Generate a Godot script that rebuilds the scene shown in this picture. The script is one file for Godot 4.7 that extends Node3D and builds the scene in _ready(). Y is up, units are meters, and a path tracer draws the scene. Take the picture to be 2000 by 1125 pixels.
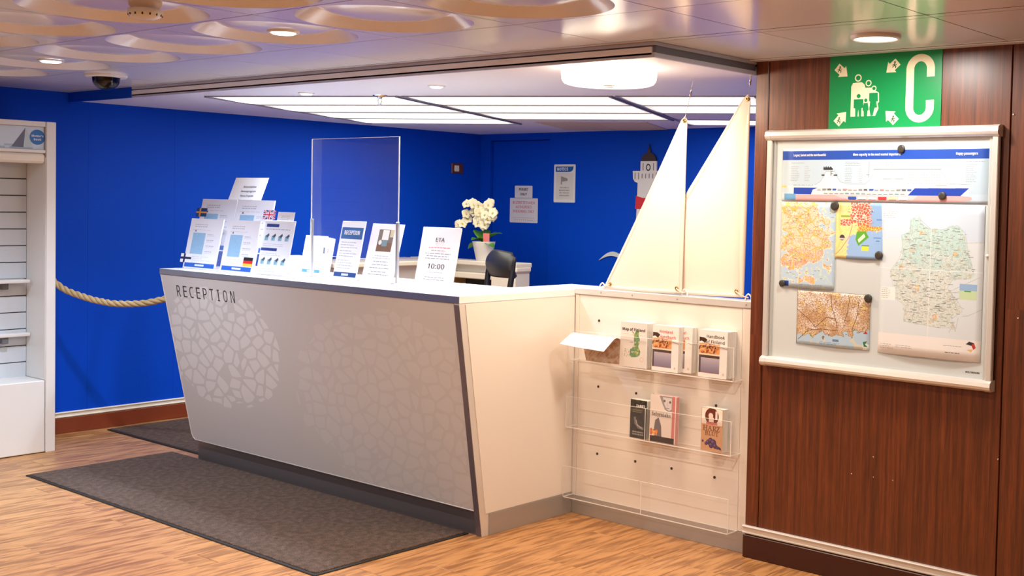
extends Node3D
# A ship's reception: sloped white counter under a low ceiling, blue walls, sail decoration, notice board on a mahogany wall.
# World: x along the counter front, y up, z towards the foyer; metres. The photographer stands near (0, 1.5, 0).

var M = {}
var taken = {}
var rng = RandomNumberGenerator.new()

func _ready():
	rng.seed = 7
	view_and_light()
	materials()
	shell()
	ceilings()
	counter()
	lamps()
	mats()
	racks_and_books()
	sails()
	shield_and_signs()
	leaflets()
	back_office()
	wall_things()
	shop_shelf()
	rope()
	notice_board()
	assembly_sign()
	small_fittings()

# ---------------------------------------------------------------- camera, light

func view_and_light():
	var cam = Camera3D.new()
	cam.name = "camera"
	cam.keep_aspect = Camera3D.KEEP_HEIGHT
	cam.near = 0.05
	cam.far = 60.0
	cam.projection = Camera3D.PROJECTION_FRUSTUM
	cam.size = 2.0 * cam.near * 562.5 / 2315.4
	cam.frustum_offset = Vector2(-230.5, -75.66) / 2315.4 * cam.near
	var right = Vector3(0.77834, 0.02153, -0.62743).normalized()
	var back = Vector3(0.62684, 0.03744, 0.77825)
	back = (back - right * back.dot(right)).normalized()
	cam.transform = Transform3D(Basis(right, back.cross(right), back), Vector3(0, 1.5, 0))
	add_child(cam)
	cam.current = true
	var we = WorldEnvironment.new()
	we.name = "environment"
	var e = Environment.new()
	e.background_mode = Environment.BG_COLOR
	e.background_color = Color(0.02, 0.02, 0.025)
	e.tonemap_mode = Environment.TONE_MAPPER_LINEAR
	e.tonemap_exposure = EXPOSURE
	e.sdfgi_enabled = true
	e.ssao_enabled = true
	e.ssil_enabled = true
	we.environment = e
	add_child(we)

const EXPOSURE = 1.9
const DOWN = 0.8      # foyer downlights, seen ones and added unseen ones
const SOFFIT = 0.52   # two cool spots over the counter
const PANEL = 0.9    # each bay of the luminous ceiling
const DRUM = 0.86     # round lamp under the soffit
const WARM = Color(1.0, 0.925, 0.84)
const COOL = Color(0.86, 0.92, 1.0)
const NEUTRAL = Color(1.0, 0.97, 0.90)

# ---------------------------------------------------------------- tree helpers

func numbered(called, parent = null):
	var p = self if parent == null else parent
	var key = str(p.get_instance_id()) + called
	var n = taken.get(key, 0)
	taken[key] = n + 1
	return called if n == 0 else "%s_%03d" % [called, n]

func thing(called, label, category, at = Vector3.ZERO, b = Basis.IDENTITY, group = ""):
	var o = Node3D.new()
	o.name = numbered(called)
	add_child(o, true)
	o.transform = Transform3D(b, at)
	tag(o, label, category, group)
	return o

func tag(o, label, category, group = ""):
	o.set_meta("label", label)
	o.set_meta("category", category)
	if group:
		o.set_meta("group", group)
	return o

func obj(called, s, m, parent = null, label = ""):
	s.generate_normals()
	s.index()
	return put(called, s.commit(), m, parent, label)

func put(called, mesh, m, parent = null, label = ""):
	var p = self if parent == null else parent
	var o = MeshInstance3D.new()
	o.name = numbered(called, parent)
	o.mesh = mesh
	o.material_override = m
	if label:
		o.set_meta("label", label)
	p.add_child(o, true)
	return o

func struct(called, s, m, label = ""):
	var o = obj(called, s, m)
	o.set_meta("kind", "structure")
	if label:
		o.set_meta("label", label)
	return o

func dup(o, at, label = "", b = null):
	var c = o.duplicate()
	c.name = numbered(String(o.name).rstrip("0123456789_"))
	add_child(c, true)
	c.position = at
	if b != null:
		c.basis = b
	if label:
		c.set_meta("label", label)
	return c

# ---------------------------------------------------------------- shape helpers

func mb(group = -1):
	var s = SurfaceTool.new()
	s.begin(Mesh.PRIMITIVE_TRIANGLES)
	s.set_smooth_group(group)
	return s

func vert(s, p, uv):
	s.set_uv(uv)
	s.add_vertex(p)

func planar(p, o):
	var a = o.abs()
	if a.x >= a.y and a.x >= a.z:
		return Vector2(p.z, -p.y)
	return Vector2(p.x, p.z) if a.y >= a.z else Vector2(p.x, -p.y)

func face(s, p, o, uv = []):
	var flip = (p[1] - p[0]).cross(p[2] - p[0]).dot(o) < 0
	for i in range(1, p.size() - 1):
		for k in ([0, i, i + 1] if flip else [0, i + 1, i]):
			vert(s, p[k], uv[k] if uv.size() else planar(p[k], o))

func bx(s, c, size, ch = 0.0, xf = Transform3D.IDENTITY, uo = Vector2.ZERO):
	var h = size * 0.5
	var r = minf(ch, minf(h.x, minf(h.y, h.z)) * 0.9)
	var at = func(sg, k): return Vector3(sg.x * (h.x - (0.0 if k == 0 else r)), sg.y * (h.y - (0.0 if k == 1 else r)), sg.z * (h.z - (0.0 if k == 2 else r)))
	var pts = func(list, n):
		var w = []
		var uv = []
		for q in list:
			w.append(xf * (c + q))
			uv.append(planar(c + q, n) + uo)
		face(s, w, xf.basis * n, uv)
	for k in 3:
		var a = (k + 1) % 3
		var b = (k + 2) % 3
		for g in [-1.0, 1.0]:
			var n = Vector3.ZERO
			n[k] = g
			var l = []
			for t in [[-1, -1], [1, -1], [1, 1], [-1, 1]]:
				var sg = Vector3.ZERO
				sg[k] = g
				sg[a] = t[0]
				sg[b] = t[1]
				l.append(at.call(sg, k))
			pts.call(l, n)
			if r > 0:
				for g2 in [-1.0, 1.0]:
					var s0 = Vector3.ZERO
					s0[k] = g
					s0[a] = g2
					var s1 = s0
					s0[b] = -1
					s1[b] = 1
					pts.call([at.call(s0, k), at.call(s1, k), at.call(s1, a), at.call(s0, a)], Vector3(s0.x, s0.y, s0.z) * (Vector3.ONE - axis(b)))
	if r > 0:
		for i in 8:
			var sg = Vector3(1 if i & 1 else -1, 1 if i & 2 else -1, 1 if i & 4 else -1)
			pts.call([at.call(sg, 0), at.call(sg, 1), at.call(sg, 2)], sg)

func axis(k):
	var v = Vector3.ZERO
	v[k] = 1
	return v

func box(c, size, ch = 0.0, xf = Transform3D.IDENTITY, uo = Vector2.ZERO):
	var s = mb()
	bx(s, c, size, ch, xf, uo)
	return s

func span(a, b, ch = 0.0, uo = Vector2.ZERO):   # a box from corner to corner
	return box((a + b) * 0.5, (b - a).abs(), ch, Transform3D.IDENTITY, uo)

func lathe(s, prof, seg = 32, xf = Transform3D.IDENTITY):
	for i in prof.size() - 1:
		var p = prof[i]
		var q = prof[i + 1]
		var d = q - p
		if d.length() < 1e-7:
			continue
		for k in seg:
			var t0 = TAU * k / seg
			var t1 = TAU * (k + 1) / seg
			var u0 = Vector3(cos(t0), 0, sin(t0))
			var u1 = Vector3(cos(t1), 0, sin(t1))
			var l = [u0 * p.x + Vector3.UP * p.y, u1 * p.x + Vector3.UP * p.y, u1 * q.x + Vector3.UP * q.y, u0 * q.x + Vector3.UP * q.y]
			if q.x < 1e-6:
				l.remove_at(3)
			elif p.x < 1e-6:
				l.remove_at(0)
			var w = []
			for v in l:
				w.append(xf * v)
			face(s, w, xf.basis * ((u0 + u1) * 0.5 * d.y - Vector3.UP * d.x))

func tube(s, pts, r, seg = 8, caps = true):
	var rings = []
	var side = Vector3.ZERO
	for i in pts.size():
		var d = (pts[mini(i + 1, pts.size() - 1)] - pts[maxi(i - 1, 0)]).normalized()
		if side == Vector3.ZERO:
			side = d.cross(Vector3.UP if absf(d.y) < 0.9 else Vector3.RIGHT)
		side = (side - d * side.dot(d)).normalized()
		var other = d.cross(side)
		var ring = []
		for k in seg:
			var a = TAU * k / seg
			ring.append(pts[i] + (side * cos(a) + other * sin(a)) * r)
		rings.append(ring)
	for i in pts.size() - 1:
		for k in seg:
			var n = (k + 1) % seg
			face(s, [rings[i][k], rings[i][n], rings[i + 1][n], rings[i + 1][k]], rings[i][k] + rings[i][n] - pts[i] * 2.0)
	if caps:
		face(s, rings[0], pts[0] - pts[1])
		face(s, rings[-1], pts[-1] - pts[-2])

func curve(list, n = 24):   # a smooth run of points through a few
	var c = Curve3D.new()
	for i in list.size():
		var t = (list[mini(i + 1, list.size() - 1)] - list[maxi(i - 1, 0)]) / 6.0
		c.add_point(list[i], -t, t)
	var out = []
	for i in n + 1:
		out.append(c.sample_baked(c.get_baked_length() * i / n, true))
	return out

func prism(s, poly, depth, xf = Transform3D.IDENTITY, unit_uv = false):   # outline in x, y; from z = 0 to z = -depth
	var idx = Geometry2D.triangulate_polygon(PackedVector2Array(poly))
	var lo = poly[0]
	var hi = poly[0]
	var cen = Vector2.ZERO
	for p in poly:
		lo = lo.min(p)
		hi = hi.max(p)
	for zz in [[0.0, 1.0], [-depth, -1.0]]:
		for i in range(0, idx.size(), 3):
			var l = []
			var uv = []
			for k in 3:
				var p = poly[idx[i + k]]
				l.append(xf * Vector3(p.x, p.y, zz[0]))
				uv.append(Vector2((p.x - lo.x) / (hi.x - lo.x), (hi.y - p.y) / (hi.y - lo.y)) if unit_uv else Vector2(p.x, -p.y))
			face(s, l, xf.basis * Vector3(0, 0, zz[1]), uv)
	var area = 0.0
	for i in poly.size():
		area += poly[i].cross(poly[(i + 1) % poly.size()])
	for i in poly.size():
		var a = poly[i]
		var b = poly[(i + 1) % poly.size()]
		var n = Vector2(b.y - a.y, a.x - b.x) * signf(area)
		face(s, [xf * Vector3(a.x, a.y, 0), xf * Vector3(b.x, b.y, 0), xf * Vector3(b.x, b.y, -depth), xf * Vector3(a.x, a.y, -depth)], xf.basis * Vector3(n.x, n.y, 0))

func slab(s, w, h, t, xf = Transform3D.IDENTITY):   # a print: its face at z = 0 shows the whole picture, foot at y = 0
	var q = func(x, y, z): return xf * Vector3(x, y, z)
	var a = w * 0.5
	face(s, [q.call(-a, 0, 0), q.call(a, 0, 0), q.call(a, h, 0), q.call(-a, h, 0)], xf.basis.z, [Vector2(0, 1), Vector2(1, 1), Vector2(1, 0), Vector2(0, 0)])
	var e = Vector2(0.003, 0.003)
	var uv = [e, e, e, e]
	face(s, [q.call(-a, 0, -t), q.call(a, 0, -t), q.call(a, h, -t), q.call(-a, h, -t)], -xf.basis.z, uv)
	for k in [[-a, 0, a, 0, -xf.basis.y], [-a, h, a, h, xf.basis.y], [-a, 0, -a, h, -xf.basis.x], [a, 0, a, h, xf.basis.x]]:
		face(s, [q.call(k[0], k[1], 0), q.call(k[2], k[3], 0), q.call(k[2], k[3], -t), q.call(k[0], k[1], -t)], k[4], uv)

func sheet(s, nu, nv, f, thick = 0.0):   # a curved sheet, f(u, v) -> point
	for i in nu:
		for j in nv:
			var l = []
			var uv = []
			for k in [[0, 0], [1, 0], [1, 1], [0, 1]]:
				var u = float(i + k[0]) / nu
				var v = float(j + k[1]) / nv
				l.append(f.call(u, v))
				uv.append(Vector2(u, 1.0 - v))
			var n = (l[1] - l[0]).cross(l[3] - l[0])
			face(s, l, n, uv)
			if thick > 0:
				var d = n.normalized() * thick
				face(s, [l[0] - d, l[1] - d, l[2] - d, l[3] - d], -n, uv)
				if i == 0: face(s, [l[0], l[3], l[3] - d, l[0] - d], l[0] - l[1])
				if i == nu - 1: face(s, [l[1], l[2], l[2] - d, l[1] - d], l[1] - l[0])
				if j == 0: face(s, [l[0], l[1], l[1] - d, l[0] - d], l[0] - l[3])
				if j == nv - 1: face(s, [l[3], l[2], l[2] - d, l[3] - d], l[3] - l[0])

func rounded(w, h, r, n = 5):   # rounded rectangle about the origin
	var out = []
	for k in 4:
		var c = Vector2(w * 0.5 - r, h * 0.5 - r) * [Vector2(1, 1), Vector2(-1, 1), Vector2(-1, -1), Vector2(1, -1)][k]
		for i in n + 1:
			var a = PI * 0.5 * (k + float(i) / n)
			out.append(c + Vector2(cos(a), sin(a)) * r)
	return out

func circle(r, n = 32, c = Vector2.ZERO):
	var out = []
	for i in n:
		out.append(c + Vector2(cos(TAU * i / n), sin(TAU * i / n)) * r)
	return out

func lean(at, tilt = 0.0, yaw = 0.0):   # foot of a card that leans back
	return Transform3D(Basis(Vector3.UP, yaw) * Basis(Vector3.RIGHT, -tilt), at)

func disc(s, r, t, xf = Transform3D.IDENTITY, seg = 20):   # round plate with its face at z = +t
	lathe(s, [Vector2(r, 0), Vector2(r, t * 0.7), Vector2(r - t * 0.3, t), Vector2(0, t)], seg, xf * Transform3D(Basis(Vector3.RIGHT, PI * 0.5), Vector3.ZERO))

func txt(parent, called, words, cap, xf, m, fit = 0.0, bold = false, face_name = "Droid Sans"):
	var t = TextMesh.new()
	t.text = words
	var f = SystemFont.new()
	f.font_names = PackedStringArray([face_name])
	f.font_weight = 700 if bold else 400
	t.font = f
	t.font_size = 40
	t.pixel_size = cap / (40 * 0.715)
	t.depth = 0.0006
	t.curve_step = 2.0
	var o = put(called, t, m, parent)
	o.transform = xf
	if fit > 0:
		o.scale = Vector3(fit / maxf(t.get_aabb().size.x, 1e-4), 1, 1)
	return o

# ---------------------------------------------------------------- pictures

func img(w, h, c):
	var i = Image.create(w, h, false, Image.FORMAT_RGB8)
	i.fill(c)
	return i

func tex(i):
	return ImageTexture.create_from_image(i)

func rect(i, x, y, w, h, c):
	i.fill_rect(Rect2i(int(x), int(y), maxi(1, int(w)), maxi(1, int(h))), c)

func poly(i, pts, c):   # filled outline, by rows
	var lo = 1e9
	var hi = -1e9
	for p in pts:
		lo = minf(lo, p.y)
		hi = maxf(hi, p.y)
	for y in range(maxi(0, int(lo)), mini(i.get_height() - 1, int(hi)) + 1):
		var xs = []
		var yy = y + 0.5
		for k in pts.size():
			var a = pts[k]
			var b = pts[(k + 1) % pts.size()]
			if (a.y <= yy) != (b.y <= yy):
				xs.append(a.x + (yy - a.y) / (b.y - a.y) * (b.x - a.x))
		xs.sort()
		for k in range(0, xs.size() - 1, 2):
			var x0 = maxi(0, int(round(xs[k])))
			var x1 = mini(i.get_width(), int(round(xs[k + 1])))
			if x1 > x0:
				i.fill_rect(Rect2i(x0, y, x1 - x0, 1), c)

func stroke(i, pts, w, c):
	for k in pts.size() - 1:
		var d = (pts[k + 1] - pts[k]).normalized() * w * 0.5
		var n = Vector2(-d.y, d.x)
		poly(i, [pts[k] - d + n, pts[k + 1] + d + n, pts[k + 1] + d - n, pts[k] - d - n], c)

func greek(i, x, y, w, n, step, th, c, centred = false):   # rows of print too small to read
	for k in n:
		var full = w * rng.randf_range(0.6, 1.0)
		var x0 = x + (w - full) * 0.5 if centred else x
		var at = 0.0
		while at < full:
			var word = minf(rng.randf_range(0.06, 0.2) * w, full - at)
			rect(i, x0 + at, y + k * step, word, th, c)
			at += word + maxf(2.0, w * 0.025)

func paint(w, h, f):
	var d = PackedByteArray()
	d.resize(w * h * 3)
	var k = 0
	for y in h:
		for x in w:
			var c = f.call(x, y)
			d[k] = int(clampf(c.r, 0, 1) * 255)
			d[k + 1] = int(clampf(c.g, 0, 1) * 255)
			d[k + 2] = int(clampf(c.b, 0, 1) * 255)
			k += 3
	return Image.create_from_data(w, h, false, Image.FORMAT_RGB8, d)

func noise(freq, sd, octaves = 3, type = FastNoiseLite.TYPE_SIMPLEX_SMOOTH):
	var n = FastNoiseLite.new()
	n.seed = sd
	n.frequency = freq
	n.noise_type = type
	n.fractal_octaves = octaves
	return n

func col(r, g, b):
	return Color(r / 255.0, g / 255.0, b / 255.0)

func mat(c, rough = 0.6, metal = 0.0, spec = 0.5):
	var m = StandardMaterial3D.new()
	m.albedo_color = c
	m.roughness = rough
	m.metallic = metal
	m.metallic_specular = spec
	return m

func printed(i, rough = 0.5):
	var m = mat(Color.WHITE, rough)
	m.albedo_texture = tex(i)
	m.texture_repeat = false
	return m

func noise_tex(n, w, h, ramp = null, normal = false, bump = 4.0):
	var t = NoiseTexture2D.new()
	t.noise = n
	t.width = w
	t.height = h
	t.seamless = true
	t.as_normal_map = normal
	t.bump_strength = bump
	if ramp != null:
		var g = Gradient.new()
		g.offsets = PackedFloat32Array(ramp[0])
		g.colors = PackedColorArray(ramp[1])
		t.color_ramp = g
	return t

func glow(c, e):
	var m = mat(Color(0.9, 0.9, 0.9), 0.4)
	m.emission_enabled = true
	m.emission = c
	m.emission_energy_multiplier = e
	return m

func materials():
	M.white = mat(col(232, 230, 226), 0.35)
	M.cream = mat(col(238, 230, 212), 0.4)
	M.laminate = mat(col(236, 228, 218), 0.32)
	M.top = mat(col(240, 240, 240), 0.25)
	M.alu = mat(col(205, 203, 200), 0.35, 0.85)
	M.alu_white = mat(col(226, 222, 216), 0.32, 0.35)
	M.steel = mat(col(176, 172, 168), 0.34, 0.45)
	M.trim = mat(col(118, 110, 120), 0.35, 0.6)  # darker metal: dim reflection on the counter's front edge put into the colour
	M.nosing = mat(col(150, 152, 166), 0.3, 0.8)
	M.plinth = mat(col(122, 118, 122), 0.3, 0.7)
	M.chrome = mat(col(225, 225, 225), 0.15, 1.0)
	M.brass = mat(col(190, 160, 90), 0.25, 1.0)
	M.black = mat(col(22, 22, 24), 0.45)
	M.ink = mat(col(40, 38, 40), 0.6)
	M.grey_ink = mat(col(110, 108, 112), 0.7)
	M.red_ink = mat(col(205, 70, 75), 0.7)
	M.white_ink = mat(col(240, 240, 240), 0.6)
	M.orange_ink = mat(col(120, 62, 30), 0.6)
	M.paper = mat(col(240, 240, 242), 0.6)
	M.pages = mat(col(226, 220, 208), 0.8)
	M.rubber = mat(col(30, 25, 22), 0.7)
	M.mark = mat(col(12, 10, 10), 0.8)
	M.hole = mat(col(58, 38, 26), 0.5, 0.3)
	var cl = mat(Color(0.97, 0.98, 1.0, 0.015), 0.02)
	cl.metallic_specular = 0.22
	cl.transparency = BaseMaterial3D.TRANSPARENCY_ALPHA
	M.clear = cl
	var ed = mat(Color(0.98, 0.97, 0.95, 0.85), 0.3)  # near-white, almost opaque: paints the light that acrylic edges catch
	ed.transparency = BaseMaterial3D.TRANSPARENCY_ALPHA
	M.edge_glint = ed
	# blue wall paint with a very faint roller mottle
	var b = mat(col(0, 70, 200), 0.55, 0.0, 0.25)
	b.normal_enabled = true
	b.normal_texture = noise_tex(noise(0.06, 3, 3), 256, 256, null, true, 2.0)
	b.normal_scale = 0.15
	b.uv1_triplanar = true
	b.uv1_world_triplanar = true
	b.uv1_scale = Vector3.ONE * 4.0
	M.blue = b
	# foyer ceiling: glossy enamelled metal
	M.enamel = mat(col(234, 234, 240), 0.17, 0.0, 0.55)
	M.soffit = mat(col(240, 240, 246), 0.4)
	M.lip = mat(col(186, 188, 208), 0.4)
	M.fascia = mat(col(116, 116, 134), 0.45, 0.1)
	M.dark = mat(col(40, 36, 34), 0.9)
	wood_materials()
	# carpet
	var tuft = noise(0.11, 11, 2)
	var wide = noise(0.012, 14, 2)
	var loops = func(x, y): return 0.5 + 0.5 * sin((x + y) * TAU / 16.0 + tuft.get_noise_2d(x, y) * 2.2) * (0.6 + 0.4 * sin((x - y) * TAU / 12.8))
	var c = mat(Color.WHITE, 0.95)
	c.albedo_texture = tex(paint(512, 512, func(x, y):
		var t = clampf(loops.call(x, y) * 0.62 + 0.2 + tuft.get_noise_2d(x + 900, y) * 0.3 + wide.get_noise_2d(x, y) * 0.2, 0, 1)
		return col(28, 20, 15).lerp(col(136, 110, 94), t)))
	c.heightmap_enabled = true
	c.heightmap_texture = tex(paint(512, 512, func(x, y):
		var t = clampf(loops.call(x, y) * 0.7 + 0.15 + tuft.get_noise_2d(x + 900, y) * 0.2, 0, 1)
		return Color(t, t, t)))
	c.heightmap_scale = 0.4
	c.uv1_scale = Vector3(3.2, 3.2, 1)
	M.carpet = c
	# counter front: satin panel with a printed film of crackled cells
	M.crackle = printed(crackle(), 0.42)
	# sailcloth
	var f = mat(col(238, 222, 210), 0.85)
	f.backlight_enabled = true
	f.backlight = Color(0.2, 0.2, 0.2)
	M.cloth = f
	M.hem = mat(col(234, 218, 205), 0.85)

func wood_materials():
	# floor boards: light oak vinyl
	var n1 = noise(0.012, 21, 4)
	var n2 = noise(0.05, 22, 3)
	var n3 = noise(0.004, 23, 2)
	for k in 3:
		var i = paint(512, 256, func(x, y):
			var g = n1.get_noise_2d(x * 0.7, y * 5.0 + k * 900)
			var fine = n2.get_noise_2d(x * 0.35, y * 9.0 + k * 700)
			var big = n3.get_noise_2d(x * 1.5 + k * 400, y * 4.0)
			var t = clampf(0.5 + g * 0.65 + fine * 0.25 + big * 0.25, 0, 1)
			var base = col(144, 97, 56).lerp(col(194, 141, 88), smoothstep(0.15, 0.7, t))
			var streak = smoothstep(0.42, 0.62, n1.get_noise_2d(x * 0.5 + 3000, y * 7.0 + k * 350))
			return base.lerp(col(122, 78, 44), streak * 0.6))
		var m = mat(Color.WHITE, 0.36)
		m.albedo_texture = tex(i)
		m.uv1_scale = Vector3(0.8, 1.9, 1)
		M["board%d" % k] = m
	# mahogany veneer: fine upright grain
	var a = noise(0.02, 31, 4)
	var b = noise(0.09, 32, 3)
	var im2 = paint(512, 512, func(x, y):
		var g = a.get_noise_2d(x * 2.6, y * 0.16)
		var fine = b.get_noise_2d(x * 3.0, y * 0.22)
		var t = clampf(0.45 + g * 0.45 + fine * 0.3, 0, 1)
		return col(70, 31, 12).lerp(col(138, 70, 32), t))
	var w = mat(Color.WHITE, 0.38)
	w.albedo_texture = tex(im2)
	w.uv1_scale = Vector3(1.6, 0.7, 1)
	w.clearcoat_enabled = true
	w.clearcoat = 0.2
	w.clearcoat_roughness = 0.3
	M.mahogany = w
	M.skirting = mat(col(62, 24, 14), 0.35)
	M.skirting_red = mat(col(128, 58, 30), 0.35)

func crackle():
	var edge = noise(0.026, 41, 1, FastNoiseLite.TYPE_CELLULAR)
	edge.fractal_type = FastNoiseLite.FRACTAL_NONE
	edge.cellular_jitter = 1.0
	edge.cellular_return_type = FastNoiseLite.RETURN_DISTANCE2_SUB
	var id = edge.duplicate()
	id.cellular_return_type = FastNoiseLite.RETURN_CELL_VALUE
	var grain = noise(0.4, 43, 1)
	return paint(1024, 448, func(x, y):
		var base = col(191, 184, 181)
		base = base.lightened(grain.get_noise_2d(x, y) * 0.04)
		var a = Vector2((x - 215) / 255.0, (y - 178) / 165.0).length()
		var b = Vector2((x - 820) / 330.0, (y - 250) / 230.0).length()
		var cell = id.get_noise_2d(x, y * 1.15) * 0.06
		var near_a = a + cell < 0.92
		var near_b = b + cell < 0.95
		if not (near_a or near_b):
			return base
		var d = edge.get_noise_2d(x, y * 1.15) + 1.0
		if d < 0.17:
			return base
		return base.lerp(col(221, 215, 211), 0.55 if near_a else 0.2))

# ---------------------------------------------------------------- shell

const XL = -7.345
const ZB = -7.07
const ZW = -4.26
const YC = 2.12
const YR = 2.07

func shell():
	var fl = struct("floor", span(Vector3(-7.5, -0.1, -7.2), Vector3(3.2, -0.006, 3.2)), M.board1, "light oak board floor of the foyer")
	var boards = []
	for k in 9:
		boards.append(plank_mesh(k))
	var row = 0
	var x = XL + 0.08
	while x < -0.6:
		var z = -4.5 - fposmod(row * 0.467, 1.2) * 0.5
		while z < -1.4:
			if z > -5.2:
				var o = put("plank", boards[(row * 5 + int(z * 7.3 + 99)) % 9], M["board%d" % ((row * 2 + int(z * 3.1 + 50)) % 3)], fl)
				o.transform = Transform3D(Basis(Vector3.UP, PI * 0.5), Vector3(x, -0.003, z))
			z += 1.2
		x += 0.16
		row += 1
	# blue wall on the shop's side
	var wl = struct("wall_left", span(Vector3(XL - 0.12, 0, ZB - 0.12), Vector3(XL - 0.01, 2.25, 3.1)), M.blue, "blue painted panel wall behind the reception")
	var zz = -2.5
	for seam in [-3.087, -3.674, -4.261, -4.848, -5.435, -6.022, -6.609, ZB]:
		obj("wall_panel", span(Vector3(XL - 0.01, 0, seam + 0.0003), Vector3(XL, 2.2, zz - 0.0003), 0.0005), M.blue, wl)
		zz = seam
	obj("wall_panel", span(Vector3(XL - 0.01, 0, -2.498), Vector3(XL, 2.2, 3.0), 0.001), M.blue, wl)
	# blue back wall with a flush door in a shallow recess
	var wb = struct("wall_back", span(Vector3(XL - 0.12, 0, ZB - 0.2), Vector3(-2.6, 2.25, ZB - 0.05)), M.blue, "blue painted back wall of the reception")
	obj("wall_panel", span(Vector3(XL, 0, ZB - 0.05), Vector3(-7.226, 2.2, ZB), 0.001), M.blue, wb)
	obj("wall_panel", span(Vector3(-7.226, 2.016, ZB - 0.05), Vector3(-6.545, 2.2, ZB), 0.001), M.blue, wb)
	var xx = -6.545
	for seam in [-5.6, -4.655, -3.71, -2.765]:
		obj("wall_panel", span(Vector3(xx + 0.0003, 0, ZB - 0.05), Vector3(seam - 0.0003, 2.2, ZB), 0.0005), M.blue, wb)
		xx = seam
	struct("door_1", span(Vector3(-7.22, 0.005, ZB - 0.049), Vector3(-6.551, 2.01, ZB - 0.03), 0.002), M.blue, "flush blue door in the back wall")
	# mahogany wall of the foyer
	var wr = struct("wall_right", span(Vector3(-2.765, 0, -4.4), Vector3(3.1, 2.25, -4.272)), M.mahogany, "dark mahogany veneer wall carrying the notice board")
	var px = -2.765
	for seam in [-2.697, -1.653, -0.609, 0.435, 1.479, 2.523, 3.0]:
		var s = mb()
		bx(s, Vector3((px + seam) * 0.5, 1.13, -4.266), Vector3(seam - px - 0.005, 2.1, 0.012), 0.004 if px < -2.75 else 0.0015, Transform3D.IDENTITY, Vector2(px * 0.3, px * 0.17))
		obj("wood_panel", s, M.mahogany, wr)
		px = seam
	struct("wall_side", span(Vector3(-2.765, 0, ZB - 0.1), Vector3(-2.62, 2.25, -4.4)), M.blue, "blue wall closing the reception behind the mahogany wall")
	struct("wall_front", span(Vector3(XL - 0.1, 0, 3.0), Vector3(3.1, 2.25, 3.12)), mat(col(226, 218, 208), 0.6), "pale wall across the foyer")
	struct("wall_end", span(Vector3(3.0, 0, -4.3), Vector3(3.12, 2.25, 3.1)), mat(col(176, 146, 118), 0.6), "brown wall at the end of the foyer")
	# skirtings and rails
	struct("baseboard_left", span(Vector3(XL, 0, ZB), Vector3(XL + 0.014, 0.096, 3.0), 0.003), M.skirting_red, "reddish wooden skirting under the blue wall")
	var t = mb()
	rail(t, Transform3D(Basis(Vector3.UP, PI * 0.5), Vector3(XL, 0.098, 0)), -3.0, -ZB)
	struct("trim_1", t, M.cream, "cream rail along the foot of the blue wall")
	struct("baseboard_right", span(Vector3(-2.765, 0, ZW), Vector3(3.0, 0.098, ZW + 0.012), 0.003), M.skirting, "dark wooden skirting under the mahogany wall")
	var t2 = mb()
	rail(t2, Transform3D(Basis.IDENTITY, Vector3(0, 0.102, ZW)), -2.768, 3.0)
	struct("trim_2", t2, M.alu_white, "pale metal rail along the foot of the mahogany wall")

func plank_mesh(k):
	var s = box(Vector3.ZERO, Vector3(1.198, 0.006, 0.158), 0.0012, Transform3D.IDENTITY, Vector2(k * 0.37, k * 0.213))
	s.generate_normals()
	s.index()
	return s.commit()

func rail(s, xf, a, b):   # a rail of rounded top and bottom lips round a shallow channel, 36 mm high
	var prof = [Vector2(0, 0), Vector2(0.008, 0), Vector2(0.011, 0.003), Vector2(0.011, 0.007), Vector2(0.006, 0.01), Vector2(0.006, 0.024), Vector2(0.012, 0.027), Vector2(0.014, 0.031), Vector2(0.012, 0.035), Vector2(0.006, 0.036), Vector2(0, 0.036)]
	for i in prof.size() - 1:
		var p = prof[i]
		var q = prof[i + 1]
		face(s, [xf * Vector3(a, p.y, p.x), xf * Vector3(b, p.y, p.x), xf * Vector3(b, q.y, q.x), xf * Vector3(a, q.y, q.x)], xf.basis * Vector3(0, -(q.x - p.x), q.y - p.y))

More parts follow.
